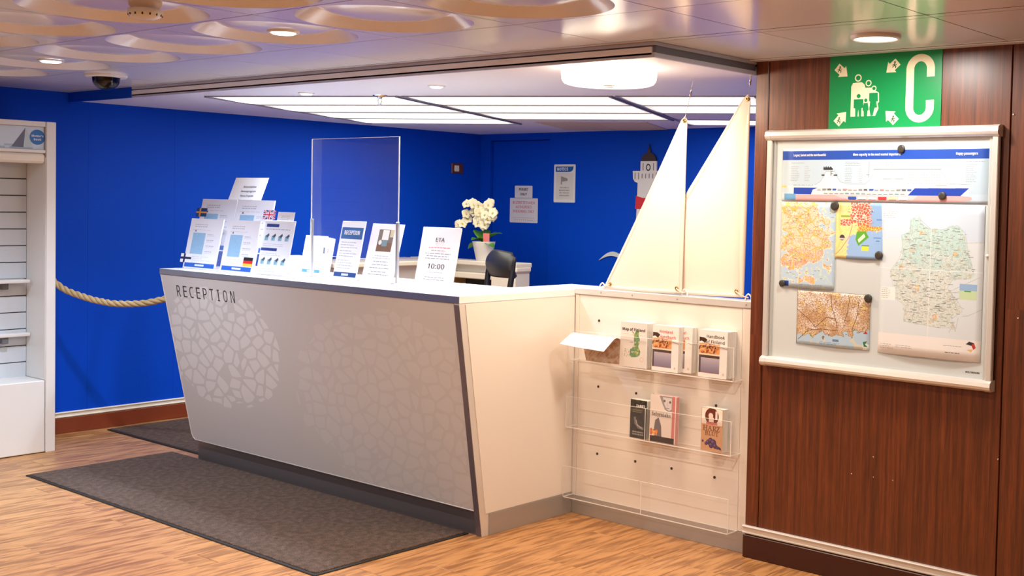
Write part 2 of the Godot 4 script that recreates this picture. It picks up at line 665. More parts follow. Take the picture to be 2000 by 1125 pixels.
func ceilings():
	var c = struct("ceiling", span(Vector3(-7.5, 2.2, -4.5), Vector3(3.2, 2.3, 3.2)), M.dark, "low glossy panel ceiling of the foyer")
	var cols = []
	for k in range(8):
		cols.append([-2.30 - 0.635 * (k + 1), -2.30 - 0.635 * k])
	cols[7][0] = XL
	for k in range(8):
		cols.append([-2.30 + 0.65 * k, -2.30 + 0.65 * (k + 1)])
	var disc_mesh = disc_tile(0.635 - 0.0044)
	for q in cols:
		for r in [[-3.569, -3.517], [-3.513, -2.985], [-2.985, -2.35], [-2.35, -1.715], [-1.715, -1.08]]:
			var is_disc = q[1] <= -2.29 and r[0] > -3.0 and q[0] > XL
			if is_disc:
				var o = put("ceiling_tile", disc_mesh, M.enamel, c, "ceiling tile pressed into a large round dish")
				o.position = Vector3((q[0] + q[1]) * 0.5, YC, (r[0] + r[1]) * 0.5)
			else:
				obj("ceiling_tile", span(Vector3(q[0] + 0.0022, YC, r[0] + 0.0022), Vector3(q[1] - 0.0022, YC + 0.0006, r[1] - 0.0022), 0.0), M.enamel, c)
		if q[0] > -2.4:
			obj("ceiling_tile", span(Vector3(q[0] + 0.0022, YC, -4.2), Vector3(q[1] - 0.0022, YC + 0.0006, -3.572), 0.0), M.enamel, c)
	obj("ceiling_tile", span(Vector3(-2.763, YC, -4.2), Vector3(-2.3015, YC + 0.0006, -3.572), 0.0), M.enamel, c)
	obj("ceiling_trim", span(Vector3(-2.763, YC - 0.004, ZW - 0.01), Vector3(3.0, YC + 0.0006, -4.203), 0.002), M.enamel, c)
	obj("ceiling_tile", span(Vector3(XL, YC, -1.078), Vector3(3.0, YC + 0.0006, 3.0), 0.001), M.enamel, c)
	# lower ceiling over the reception
	var low = [Vector2(XL, -3.555), Vector2(-2.777, -3.555), Vector2(-2.777, -4.29), Vector2(-2.7, -4.29), Vector2(-2.7, ZB - 0.04), Vector2(XL, ZB - 0.04)]
	var s = mb()
	prism(s, low, 0.03, Transform3D(Basis(Vector3.RIGHT, PI * 0.5), Vector3(0, YR, 0)))
	var lowc = struct("ceiling_low", s, M.soffit, "white lowered ceiling over the reception desk")
	struct("ceiling_void", span(Vector3(XL - 0.1, 2.2, ZB - 0.1), Vector3(-2.6, 2.3, -4.5)), M.dark)
	var tan_tile = mat(col(206, 190, 168), 0.7)
	var lx = Transform3D(PB, PO)
	for u in [[1.34, 1.74], [1.745, 2.15]]:
		obj("ceiling_tile", box(Vector3((u[0] + u[1]) * 0.5, -0.002, -2.34), Vector3(u[1] - u[0], 0.004, 0.84), 0.001, lx), tan_tile, lowc, "tan ceiling tile")
	# fascia round the lowered part: two pale lips and a recessed grey band
	var f = mb()
	for y in [[2.06, 2.078, 0.0], [2.078, 2.106, 0.008], [2.106, 2.1195, 0.0]]:
		var band = mb()
		bx(band, Vector3(-4.68, (y[0] + y[1]) * 0.5, -3.562 - y[2] * 0.5), Vector3(3.836, y[1] - y[0], 0.014 - y[2]), 0.001)
		bx(band, Vector3(-2.77 - y[2] * 0.5, (y[0] + y[1]) * 0.5, -3.915), Vector3(0.014 - y[2], y[1] - y[0], 0.706), 0.001)
		if y[2] > 0:
			struct("trim_3", band, M.fascia, "grey recessed band of the fascia over the counter")
		else:
			struct("trim_4" if y[0] < 2.07 else "trim_5", band, M.lip, "pale lip of the fascia over the counter")
	struct("trim_6", span(Vector3(XL, 2.06, -3.569), Vector3(-6.598, YC, -3.55), 0.001), M.blue, "blue end piece of the fascia beside the blue wall")

func disc_tile(w):   # square tile pressed into a round dish with a low dome in its middle
	var s = mb(1)
	var prof = [Vector2(0.304, 0.0), Vector2(0.30, 0.003), Vector2(0.255, 0.040), Vector2(0.246, 0.046), Vector2(0.238, 0.046), Vector2(0.229, 0.038), Vector2(0.215, 0.030), Vector2(0.19, 0.0215), Vector2(0.155, 0.016), Vector2(0.11, 0.0130), Vector2(0.06, 0.0120), Vector2(0, 0.0118)]
	var seg = 64
	var rim = []
	for k in seg:
		var a = TAU * k / seg
		var d = Vector3(cos(a), 0, sin(a))
		rim.append(d * (w * 0.5 / maxf(absf(d.x), absf(d.z))))
	lathe(s, prof, seg)
	s.set_smooth_group(-1)
	for k in seg:
		var a = TAU * k / seg
		var b = TAU * (k + 1) / seg
		var n = (k + 1) % seg
		face(s, [Vector3(cos(a), 0, sin(a)) * 0.304, Vector3(cos(b), 0, sin(b)) * 0.304, rim[n], rim[k]], Vector3.DOWN)
		face(s, [rim[k], rim[n], rim[n] + Vector3.UP * 0.0006, rim[k] + Vector3.UP * 0.0006], rim[k])
	s.generate_normals()
	s.index()
	return s.commit()

# frame of the luminous ceiling, turned against the room
const PO = Vector3(-6.166, 2.07, -3.77)
var PB = Basis(Vector3.UP, deg_to_rad(25.5))

func lamp_light(parent, at, size, energy, c):
	var l = AreaLight3D.new()
	l.name = "lamp_light"
	l.area_size = size
	l.light_energy = energy
	l.light_color = c
	l.set("area_range", 12.0)
	l.set("area_attenuation", 2.0)
	l.shadow_enabled = true
	parent.add_child(l)
	l.position = at
	l.rotation.x = -PI * 0.5
	return l

func downlight(at, r, label, c, energy, face_glow, hang = 0.008, beam = 0.0):
	var t = thing("ceiling_downlight", label, "downlight", at)
	var ring = mb(1)
	lathe(ring, [Vector2(r, 0), Vector2(r, -hang * 0.6), Vector2(r - 0.005, -hang), Vector2(r - 0.012, -hang), Vector2(r - 0.016, -hang * 0.4), Vector2(r - 0.016, 0)], 40)
	obj("trim_ring", ring, M.white, t)
	var df = mb(1)
	var low = hang + 0.004 if r < 0.08 else hang * 0.8   # small lamps bulge out of their ring, the large one sits inside its rim
	lathe(df, [Vector2(r - 0.015, 0), Vector2(r - 0.015, -low * 0.7), Vector2(r - 0.020, -low), Vector2(0, -low - 0.002)], 40)
	obj("lamp_diffuser", df, glow(c, face_glow), t)
	if beam > 0:   # a reflector lamp
		var l = SpotLight3D.new()
		l.name = "lamp_light"
		l.light_color = c
		l.light_energy = energy * PI
		l.light_size = r * 0.6
		l.spot_angle = beam
		l.spot_angle_attenuation = 0.85
		l.spot_range = 12.0
		l.spot_attenuation = 2.0
		l.shadow_enabled = true
		t.add_child(l)
		l.position = Vector3(0, -low - 0.005, 0)
		l.rotation.x = -PI * 0.5
	else:
		lamp_light(t, Vector3(0, -low - 0.005, 0), Vector2(r * 1.4, r * 1.4), energy, c)
	return t

func lamps():
	downlight(Vector3(-1.993, YC, -3.844), 0.089, "large flush round downlight above the notice board", Color(1, 0.98, 0.95), 0.6, 3.5, 0.015)
	downlight(Vector3(-3.89, YC + 0.0125, -2.70), 0.06, "small warm downlight in the middle of a ceiling dish", WARM, DOWN * 0.5, 3.5, 0.008, 66.0)
	downlight(Vector3(-5.745, YC + 0.0125, -2.69), 0.06, "small cool downlight near the blue wall's ceiling edge", COOL, DOWN * 1.1, 3.5, 0.008, 66.0)
	for p in [Vector3(-1.975, YC, -2.70), Vector3(-0.1, YC, -2.70), Vector3(-1.975, YC, -0.8), Vector3(-3.89, YC, -0.8), Vector3(-5.795, YC, -0.8), Vector3(-1.2, YC, 1.2)]:  # unseen downlights, added to light the foyer and the counter front
		tag(downlight(p, 0.06, "", COOL if p.x < -5.0 else WARM, DOWN * (1.5 if p.z > -1.0 else 1.0), 3.5), "added unseen round downlight in the foyer ceiling, out of view", "downlight", "added unseen foyer downlights")
	downlight(Vector3(-5.435, YR, -3.922), 0.045, "cool white spot in the lowered ceiling above the leaflets", COOL, SOFFIT, 3.5, 0.008, 66.0)
	downlight(Vector3(-4.461, YR, -3.985), 0.045, "cool white spot in the lowered ceiling above the counter screen", COOL, SOFFIT, 3.5, 0.008, 66.0)
	# round drum lamp
	var t = thing("drum_lamp", "round white glowing drum lamp under the lowered ceiling corner", "ceiling lamp", Vector3(-3.19, YR, -3.80))
	var s = mb(1)
	lathe(s, [Vector2(0, -0.075), Vector2(0.17, -0.074), Vector2(0.188, -0.068), Vector2(0.197, -0.055), Vector2(0.2, -0.03), Vector2(0.2, -0.004), Vector2(0.19, -0.001)], 56)
	obj("lamp_shade", s, glow(Color(1, 0.95, 0.86), 1.1), t)
	var plate = mb(1)
	lathe(plate, [Vector2(0.185, 0), Vector2(0.185, -0.004), Vector2(0, -0.004)], 40)
	obj("base_plate", plate, M.white, t)
	var knob = mb(1)
	lathe(knob, [Vector2(0.0, -0.083), Vector2(0.02, -0.082), Vector2(0.024, -0.076), Vector2(0.024, -0.074)], 24)
	obj("centre_cap", knob, M.steel, t)
	lamp_light(t, Vector3(0, -0.078, 0), Vector2(0.3, 0.3), DRUM, Color(1, 0.89, 0.77))
	var side_light = OmniLight3D.new()
	side_light.name = "lamp_light"
	side_light.light_color = Color(1, 0.89, 0.77)
	side_light.light_energy = DRUM * 0.18
	side_light.light_size = 0.05
	side_light.omni_range = 12.0
	side_light.omni_attenuation = 2.0
	side_light.shadow_enabled = true
	t.add_child(side_light)
	side_light.position = Vector3(0, -0.045, 0)
	# luminous bays: lens strips between dark ribs
	var bays = [[0.0, 1.175, [1, 1, 1, 1], "large glowing ceiling bay of four strips beside the blue wall"], [1.21, 2.385, [1, 1, 1], "glowing ceiling bay of three strips in the middle"], [2.42, 3.15, [1, 1, 0, 1], "glowing ceiling bay above the sails with one unlit strip"]]
	for b in bays:
		var w = b[1] - b[0]
		var n = b[2].size()
		var y = thing("luminous_panel", b[3], "ceiling light", PO + PB * Vector3(b[0], 0, 0), PB, "bays of the luminous ceiling")
		obj("panel_frame", bay_frame(w, n), M.fascia, y)
		for k in n:
			var st = mb(1)
			var z0 = -0.555 * k - 0.008
			var z1 = maxf(-0.555 * (k + 1) + 0.004, -2.1)
			sheet(st, 1, 6, func(u, v): return Vector3(0.012 + u * (w - 0.024), -0.002 - 0.004 * sin(PI * v), lerpf(z0, z1, v)))
			var strip = obj("diffuser_strip", st, glow(NEUTRAL, 0.37) if b[2][k] else M.soffit, y, "" if b[2][k] else "unlit grey strip")
			if b[2][k]:
				var tb = mb(1)
				var zm = (z0 + z1) * 0.5
				sheet(tb, 1, 6, func(u, v): return Vector3(0.05 + u * (w - 0.1), -0.007 - 0.006 * sin(PI * v), zm + lerpf(0.17, -0.17, v)))
				obj("tube_lens", tb, glow(NEUTRAL, 0.9), strip)
		lamp_light(y, Vector3(w * 0.5, -0.025, -0.5 * minf(2.1, n * 0.555)), Vector2(w * 0.9, minf(2.0, n * 0.53)), PANEL * w * n * 0.25, NEUTRAL)

func bay_frame(w, n):
	var s = mb()
	var l = minf(2.11, 0.555 * n)
	for x in [0.0, w]:
		bx(s, Vector3(x, -0.005, -l * 0.5), Vector3(0.018, 0.01, l + 0.018), 0.002)
	for k in n + 1:
		bx(s, Vector3(w * 0.5, -0.003, -minf(l, 0.555 * k)), Vector3(w, 0.006, 0.008))
	return s

# ---------------------------------------------------------------- counter

const CT = 1.087   # top of the counter
const ZT = -3.533  # its front edge

func front_z(y):
	return -3.534 - (1.056 - y) * 0.1515

func counter():
	var t = thing("reception_counter", "white reception counter with a sloping crackle-patterned front under a white top", "counter", Vector3(-3.789, 0, -3.694))
	var o = Transform3D(Basis.IDENTITY, -t.position)
	var lean_b = Basis(Vector3.RIGHT, Vector3(0, 0.98872, 0.14979), Vector3(0, -0.14979, 0.98872))
	var foot = o * Vector3(0, 0, front_z(0.0))
	var fx = Transform3D(lean_b, foot)
	# sloping front: bottom left corner rounded, the left edge leans outwards to the top
	var h0 = 0.118 / 0.98872
	var h1 = 1.054 / 0.98872
	var pts = [Vector2(-3.823, h0), Vector2(-3.823, h1), Vector2(-6.224, h1), Vector2(-6.125, h0 + 0.035), Vector2(-6.116, h0 + 0.012), Vector2(-6.096, h0)]
	var s = mb()
	prism(s, pts, 0.02, fx, true)
	obj("front_panel", s, M.crackle, t)
	var e = mb()
	prism(e, [Vector2(-6.096, h0 - 0.006), Vector2(-6.12, h0 + 0.008), Vector2(-6.131, h0 + 0.033), Vector2(-6.231, h1), Vector2(-6.224, h1), Vector2(-6.125, h0 + 0.035), Vector2(-6.116, h0 + 0.012), Vector2(-6.096, h0)], 0.026, fx.translated_local(Vector3(0, 0, 0.002)))
	bx(e, Vector3(-4.96, h0 - 0.003, -0.01), Vector3(2.272, 0.005, 0.022), 0.001, fx)
	obj("edge_strip", e, M.alu_white, t)
	for k in 9:
		var lx = fx * Transform3D(Basis.IDENTITY, Vector3(-6.066 + k * 0.0660, 0.968 / 0.98872, 0.0004))
		txt(t, "letter", "RECEPTION"[k], 0.062, lx.translated_local(Vector3(0, 0, 0)), M.ink, 0.0 if k == 6 else 0.037)
	# plinths of brushed steel
	obj("kick_plate", span(o * Vector3(-6.105, 0, -3.72), o * Vector3(-3.823, 0.112, -3.700), 0.001), M.plinth, t)
	# end panel facing the foyer
	var zy = func(z, y): return Vector2(-z, y)   # drawn in (-z, y), pushed along x
	var side = Transform3D(Basis(Vector3(0, 0, -1), Vector3.UP, Vector3(1, 0, 0)), o * Vector3(-3.789, 0, 0))
	var p = mb()
	prism(p, [zy.call(front_z(1.056), 1.056), zy.call(front_z(0), 0), zy.call(-4.30, 0), zy.call(-4.30, 1.056)], 0.032, side)
	obj("end_panel", p, M.alu_white, t)
	var trim = mb()
	bx(trim, Vector3(-3.8055, 0.532, 0.0018), Vector3(0.032, 1.058, 0.003), 0.0008, fx)
	obj("edge_trim", trim, M.trim, t)
	var p2 = mb()
	prism(p2, [zy.call(front_z(1.05) - 0.035, 1.05), zy.call(front_z(0.102) - 0.035, 0.102), zy.call(-4.288, 0.102), zy.call(-4.288, 1.05)], 0.003, side.translated_local(Vector3(0, 0, 0.003)))
	obj("end_sheet", p2, M.laminate, t)
	obj("kick_plate", span(o * Vector3(-3.789, 0, -4.293), o * Vector3(-3.784, 0.1, -3.735), 0.001), M.steel, t)
	obj("back_panel", span(o * Vector3(-6.09, 0.0, -4.06), o * Vector3(-3.83, 1.055, -4.04)), M.white, t)
	var le = mb()
	prism(le, [zy.call(front_z(1.05) - 0.05, 1.055), zy.call(front_z(0.0) - 0.05, 0.0), zy.call(-4.05, 0), zy.call(-4.05, 1.055)], 0.03, Transform3D(side.basis, o * Vector3(-6.06, 0, 0)))
	obj("inner_gable", le, M.white, t)
	# top: one slab round the corner, with a metal nosing
	var top = mb()
	prism(top, [Vector2(-6.235, ZT), Vector2(-3.787, ZT), Vector2(-3.787, -4.56), Vector2(-4.05, -4.56), Vector2(-4.05, -4.12), Vector2(-6.235, -4.12)], 0.030, Transform3D(Basis(Vector3.RIGHT, PI * 0.5), o * Vector3(0, 1.0565, 0)))
	obj("counter_top", top, M.top, t)
	obj("nosing", span(o * Vector3(-6.236, 1.0555, ZT), o * Vector3(-3.786, 1.086, ZT + 0.003), 0.001), M.nosing, t)
	# low partition that carries the racks
	obj("partition", span(o * Vector3(-3.785, 0, -4.375), o * Vector3(-2.772, 1.066, -4.296)), M.laminate, t)
	obj("partition_sheet", span(o * Vector3(-3.758, 0.092, -4.297), o * Vector3(-2.822, 1.062, -4.2915), 0.001), M.laminate, t)
	obj("stile", span(o * Vector3(-3.783, 0.092, -4.297), o * Vector3(-3.760, 1.064, -4.290), 0.002), M.laminate, t)
	obj("stile", span(o * Vector3(-2.820, 0.092, -4.297), o * Vector3(-2.773, 1.064, -4.290), 0.002), M.laminate, t)
	obj("kick_plate", span(o * Vector3(-3.783, 0, -4.297), o * Vector3(-2.772, 0.09, -4.290), 0.001), M.steel, t)
	obj("cap_rail", span(o * Vector3(-3.787, 1.066, -4.385), o * Vector3(-2.772, 1.096, -4.286), 0.002), M.alu_white, t)
	for x in [-3.62, -3.43, -3.17, -2.80]:
		var sc = mb(1)
		disc(sc, 0.004, 0.0015, Transform3D(Basis.IDENTITY, o * Vector3(x, 1.081, -4.286)), 12)
		obj("screw", sc, M.steel, t)
	for q in [Vector2(-3.632, 0.947), Vector2(-3.629, 0.632), Vector2(-3.398, 0.627), Vector2(-2.948, 0.625), Vector2(-3.627, 0.31), Vector2(-3.395, 0.309), Vector2(-3.184, 0.309), Vector2(-2.947, 0.307)]:
		var sc = mb(1)
		disc(sc, 0.0062, 0.003, Transform3D(Basis.IDENTITY, o * Vector3(q.x, q.y, -4.2915)), 14)
		obj("screw", sc, M.hole, t, "dark screw head")
	# three small hooks on the cap rail hold the sails
	for x in [-3.645, -3.158, -2.815]:
		var h = mb(1)
		tube(h, curve([o * Vector3(x - 0.014, 1.096, -4.325), o * Vector3(x - 0.014, 1.112, -4.325), o * Vector3(x, 1.124, -4.325), o * Vector3(x + 0.014, 1.112, -4.325), o * Vector3(x + 0.014, 1.096, -4.325)], 16), 0.0035, 8)
		obj("hook", h, M.white, t)

func mats():
	for q in [[Vector3(-6.36, 0, -3.69), Vector3(-3.865, 0, -2.853), "large brown ribbed floor mat in front of the counter"], [Vector3(-7.25, 0, -4.95), Vector3(-6.0, 0, -3.755), "brown floor mat behind the counter beside the blue wall"]]:
		var c = (q[0] + q[1]) * 0.5
		var w = q[1].x - q[0].x
		var l = q[1].z - q[0].z
		var t = thing("floor_mat", q[2], "mat", c)
		obj("rubber_edge", box(Vector3(0, 0.003, 0), Vector3(w, 0.006, l), 0.003), M.rubber, t)
		var s = mb()
		bx(s, Vector3(0, 0.0065, 0), Vector3(w - 0.03, 0.009, l - 0.03), 0.003)
		obj("carpet", s, M.carpet, t)

# ---------------------------------------------------------------- racks and books

func racks_and_books():
	rack(0.753, 0.145, -3.752, -2.812, [-3.2845], "clear acrylic leaflet rack, uppermost of three, holding travel handbooks")
	rack(0.431, 0.148, -3.765, -2.816, [-3.2845], "clear acrylic leaflet rack, middle of three, holding three paperbacks")
	rack(0.092, 0.150, -3.775, -2.822, [-3.30], "clear empty acrylic leaflet rack, lowest of three")
	var y1 = 0.758
	# folded maps, four in a stack
	var m1 = printed(map_cover(), 0.45)
	for k in 4:
		var lb = ["foremost folded map of Finland in the upper rack, green map on its cover", "second folded map of Finland, just behind the foremost one", "third folded map of Finland, between the second and the last", "last folded map of Finland, against the panel"][k]
		var b = book("map_booklet", lb, Vector3(-3.370, y1, -4.222 - k * 0.0155), 0.155, 0.205, 0.0145, m1, 0.035, "folded maps in the upper rack", -0.012 * k)
		if k == 0:
			var xf = Transform3D(Basis(Vector3.RIGHT, -0.035), Vector3(0, 0, 0.0005))
			txt(b, "title", "Map of Finland", 0.0125, xf * Transform3D(Basis.IDENTITY, Vector3(0, 0.172, 0)), M.ink, 0.132, true)
	# German handbooks: two pairs, the second pushed to one side
	var m2 = printed(hand_cover(), 0.4)
	for k in 4:
		var lb = ["front German handbook with red title and sunset lake photo", "German handbook directly behind the front red-titled one", "German handbook of the rear pair, pushed sideways, red title hidden", "rearmost German handbook of the rear pair against the panel"][k]
		var b = book("handbook", lb, Vector3(-3.183 + (0.044 if k > 1 else 0.0) + k * 0.003, y1, -4.219 - k * 0.0165), 0.147, 0.205, 0.0155, m2, 0.02, "German handbooks in the upper rack", 0.0)
		var xf = Transform3D(Basis(Vector3.RIGHT, -0.02), Vector3(0, 0, 0.0005))
		if k == 0 or k == 2:
			txt(b, "title", "Finnland", 0.013, xf * Transform3D(Basis.IDENTITY, Vector3(0.003, 0.178, 0)), M.red_ink, 0.072)
			txt(b, "title", "Handbuch", 0.013, xf * Transform3D(Basis.IDENTITY, Vector3(0.012, 0.155, 0)), M.red_ink, 0.088)
	for k in 4:
		var lb = ["front English handbook with black title and sunset lake photo", "second English handbook, right behind the black-titled front one", "third English handbook in the stack near the rack's end", "last English handbook against the panel near the rack's end"][k]
		var b = book("handbook", lb, Vector3(-2.924 + k * 0.001, y1, -4.219 - k * 0.0165), 0.15, 0.205, 0.0155, m2, 0.02, "English handbooks in the upper rack", 0.0)
		if k == 0:
			var xf = Transform3D(Basis(Vector3.RIGHT, -0.02), Vector3(0, 0, 0.0005))
			txt(b, "title", "Handbook", 0.013, xf * Transform3D(Basis.IDENTITY, Vector3(0.012, 0.178, 0)), M.ink, 0.094)
			txt(b, "title", "of Finland", 0.013, xf * Transform3D(Basis.IDENTITY, Vector3(0.012, 0.155, 0)), M.ink, 0.098)
	flopped_map()
	var y2 = 0.436
	var dk = book("paperback", "thick dark paperback with a pale feather on its cover", Vector3(-3.330, y2, -4.222), 0.095, 0.175, 0.042, printed(dark_cover(), 0.4), 0.02, "", 0.0)
	var dx = Transform3D(Basis(Vector3.RIGHT, -0.02), Vector3(0, 0, 0.0005))
	txt(dk, "title", "ZARET", 0.011, dx * Transform3D(Basis.IDENTITY, Vector3(0.012, 0.148, 0)), M.white_ink, 0.05, true)
	var hs = book("hardback", "pale hardback with a woman's half face and pink edge", Vector3(-3.192, y2, -4.222), 0.145, 0.212, 0.026, printed(face_cover(), 0.4), 0.03, "", 0.0)
	txt(hs, "title", "Selyrniako", 0.016, Transform3D(Basis(Vector3.RIGHT, -0.03), Vector3(0, 0, 0.0005)) * Transform3D(Basis.IDENTITY, Vector3(-0.008, 0.124, 0)), M.ink, 0.105, false, "Droid Serif")
	var hz = book("paperback", "tan paperback with round portrait and dark berries on its cover", Vector3(-2.921, y2, -4.222), 0.113, 0.188, 0.04, printed(berry_cover(), 0.4), 0.01, "", 0.0)
	var hx = Transform3D(Basis(Vector3.RIGHT, -0.01), Vector3(0, 0, 0.0005))
	txt(hz, "title", "HARZ", 0.021, hx * Transform3D(Basis.IDENTITY, Vector3(-0.002, 0.1, 0)), M.orange_ink, 0.088, false, "Droid Serif")
	txt(hz, "title", "BLUT", 0.018, hx * Transform3D(Basis.IDENTITY, Vector3(0.0, 0.078, 0)), M.orange_ink, 0.07, false, "Droid Serif")

func rack(y, h, x0, x1, dividers, label):
	var t = thing("leaflet_rack", label, "leaflet rack", Vector3((x0 + x1) * 0.5, y, -4.2905), Basis.IDENTITY, "acrylic leaflet racks on the partition")
	var w = x1 - x0
	var dep = 0.072
	var th = 0.003
	obj("front_pane", box(Vector3(0, h * 0.5, dep), Vector3(w, h, th), 0.0006), M.clear, t)
	obj("base_pane", box(Vector3(0, 0, dep * 0.5), Vector3(w, th, dep), 0.0006), M.clear, t)
	obj("back_pane", box(Vector3(0, h * 0.75, 0.0015), Vector3(w, h * 1.5, 0.0025), 0.0006), M.clear, t)
	var e = mb()
	bx(e, Vector3(0, 0, dep + 0.0018), Vector3(w, 0.0042, 0.0012))
	bx(e, Vector3(0, h, dep), Vector3(w, 0.0012, th))
	bx(e, Vector3(0, 0.0018, 0.006), Vector3(w, 0.003, 0.0012))
	for s in [-1.0, 1.0]:
		bx(e, Vector3(s * w * 0.5, h * 0.5, dep + 0.0018), Vector3(0.003, h, 0.0012))
		bx(e, Vector3(s * w * 0.5, 0, dep * 0.5), Vector3(0.003, 0.0036, dep))
	obj("glint_edge", e, M.edge_glint, t)  # bright strips stand for light caught along the rims
	for s in [-1.0, 1.0]:
		var p = mb()
		var out = [Vector2(0, 0), Vector2(-dep, 0), Vector2(-dep, h)]
		for k in 9:
			var a = k / 8.0
			out.append(Vector2(-dep * (1.0 - a), h + h * 0.12 * a * a))
		prism(p, out, th, Transform3D(Basis(Vector3(0, 0, -1), Vector3.UP, Vector3(1, 0, 0)), Vector3(s * (w * 0.5 + 0.0016) + th * 0.5, 0, 0)))
		obj("side_pane", p, M.clear, t)
	for x in dividers:
		obj("divider", box(Vector3(x - t.position.x, h * 0.5, dep * 0.5), Vector3(th, h, dep - 0.004), 0.0005), M.clear, t)
		obj("glint_edge", box(Vector3(x - t.position.x, h * 0.5, dep + 0.0018), Vector3(0.003, h, 0.0012)), M.edge_glint, t)

func book(called, label, at, w, h, d, cover, tilt, group, yaw):   # foot centre of its front cover; leans back by tilt
	var t = thing(called, label, "book" if called != "map_booklet" else "map", at, Basis(Vector3.UP, yaw), group)
	var xf = Transform3D(Basis(Vector3.RIGHT, -tilt), Vector3.ZERO)
	var s = mb()
	slab(s, w, h, 0.0008, xf)
	obj("front_cover", s, cover, t)
	var p = mb()
	bx(p, Vector3(0.001, h * 0.5, -d * 0.5), Vector3(w - 0.003, h - 0.003, d - 0.002), 0.0004, xf)
	var pg = obj("pages", p, M.pages, t)
	var b = mb()
	bx(b, Vector3(0, h * 0.5, -d + 0.0004), Vector3(w, h, 0.0008), 0.0, xf)
	bx(b, Vector3(-w * 0.5 + 0.0004, h * 0.5, -d * 0.5), Vector3(0.0008, h, d), 0.0, xf)
	obj("back_cover", b, M.paper, t)
	if called == "hardback":
		pg.material_override = mat(col(214, 150, 142), 0.7)
		b = mb()
	return t

func map_cover():
	var i = img(256, 340, col(222, 214, 206))
	rect(i, 10, 86, 230, 3, col(245, 240, 232))
	rect(i, 10, 89, 230, 2, col(160, 150, 140))
	var g = [Vector2(112, 66), Vector2(140, 84), Vector2(148, 66), Vector2(168, 56), Vector2(180, 70), Vector2(176, 98), Vector2(190, 124), Vector2(184, 152), Vector2(176, 180), Vector2(200, 216), Vector2(194, 244), Vector2(160, 262), Vector2(118, 266), Vector2(96, 250), Vector2(100, 214), Vector2(122, 190), Vector2(140, 160), Vector2(132, 128), Vector2(136, 104), Vector2(124, 90)]
	poly(i, g, col(96, 138, 86))
	for k in 60:
		var c = Vector2(rng.randf_range(100, 190), rng.randf_range(80, 258))
		if Geometry2D.is_point_in_polygon(c, PackedVector2Array(g)):
			poly(i, circle(rng.randf_range(4, 11), 8, c), [col(122, 158, 92), col(168, 168, 70), col(84, 128, 104), col(206, 196, 140)][k % 4])
	for k in 30:
		poly(i, circle(rng.randf_range(1.5, 5), 6, Vector2(rng.randf_range(44, 100), rng.randf_range(206, 262))), [col(184, 170, 130), col(150, 160, 110)][k % 2])
	rect(i, 96, 150, 30, 3, col(90, 86, 80))
	var ring = circle(16, 20, Vector2(214, 276))
	ring.append(ring[0])
	stroke(i, PackedVector2Array(ring), 2.0, col(200, 150, 130))
	return i

func hand_cover():
	var i = img(240, 330, col(240, 234, 228))
	var x1 = 178
	rect(i, 4, 96, x1 - 4, 206, col(226, 160, 96))
	for k in 90:   # evening woods and their reflection
		var x = rng.randf_range(4, x1 - 16)
		var y = rng.randf_range(104, 168)
		poly(i, circle(rng.randf_range(3, 10), 7, Vector2(minf(x, x1 - 12), y)), [col(214, 116, 30), col(150, 66, 14), col(244, 190, 120), col(96, 44, 14)][k % 4])
	poly(i, [Vector2(4, 52), Vector2(46, 54), Vector2(70, 66), Vector2(52, 92), Vector2(24, 78), Vector2(4, 84)], col(70, 44, 26))
	rect(i, 4, 164, x1 - 4, 12, col(240, 214, 186))
	rect(i, 4, 176, x1 - 4, 18, col(66, 44, 36))
	poly(i, [Vector2(60, 178), Vector2(66, 240), Vector2(72, 178)], col(58, 40, 36))
	poly(i, [Vector2(150, 176), Vector2(166, 214), Vector2(172, 178)], col(58, 40, 36))
	for y in 104:
		rect(i, 4, 196 + y, x1 - 4, 1, col(186, 176, 190).lerp(col(112, 98, 122), y / 104.0 * 0.8))
	rect(i, 4, 176, 16, 124, col(78, 60, 62))
	stroke(i, [Vector2(0, 98), Vector2(60, 92), Vector2(130, 98), Vector2(240, 124)], 3.0, col(150, 116, 96))
	rect(i, 70, 74, 150, 6, col(240, 234, 228))
	poly(i, circle(9, 16, Vector2(212, 300)), col(214, 196, 186))
	return i

func dark_cover():
	var n = noise(0.02, 51, 4)
	var i = paint(160, 290, func(x, y):
		var t = clampf(0.5 + n.get_noise_2d(x, y) * 0.8, 0, 1)
		return col(34, 32, 34).lerp(col(92, 80, 56) if y < 90 else col(84, 80, 78), t * (0.9 if y < 90 else 0.55)))
	stroke(i, [Vector2(48, 140), Vector2(54, 176), Vector2(84, 204), Vector2(122, 212)], 20.0, col(120, 116, 116))
	stroke(i, [Vector2(60, 156), Vector2(74, 190), Vector2(118, 208)], 6.0, col(190, 186, 184))
	greek(i, 24, 74, 110, 2, 14, 8, col(124, 114, 84))
	greek(i, 26, 238, 110, 2, 18, 10, col(150, 146, 144), true)
	return i

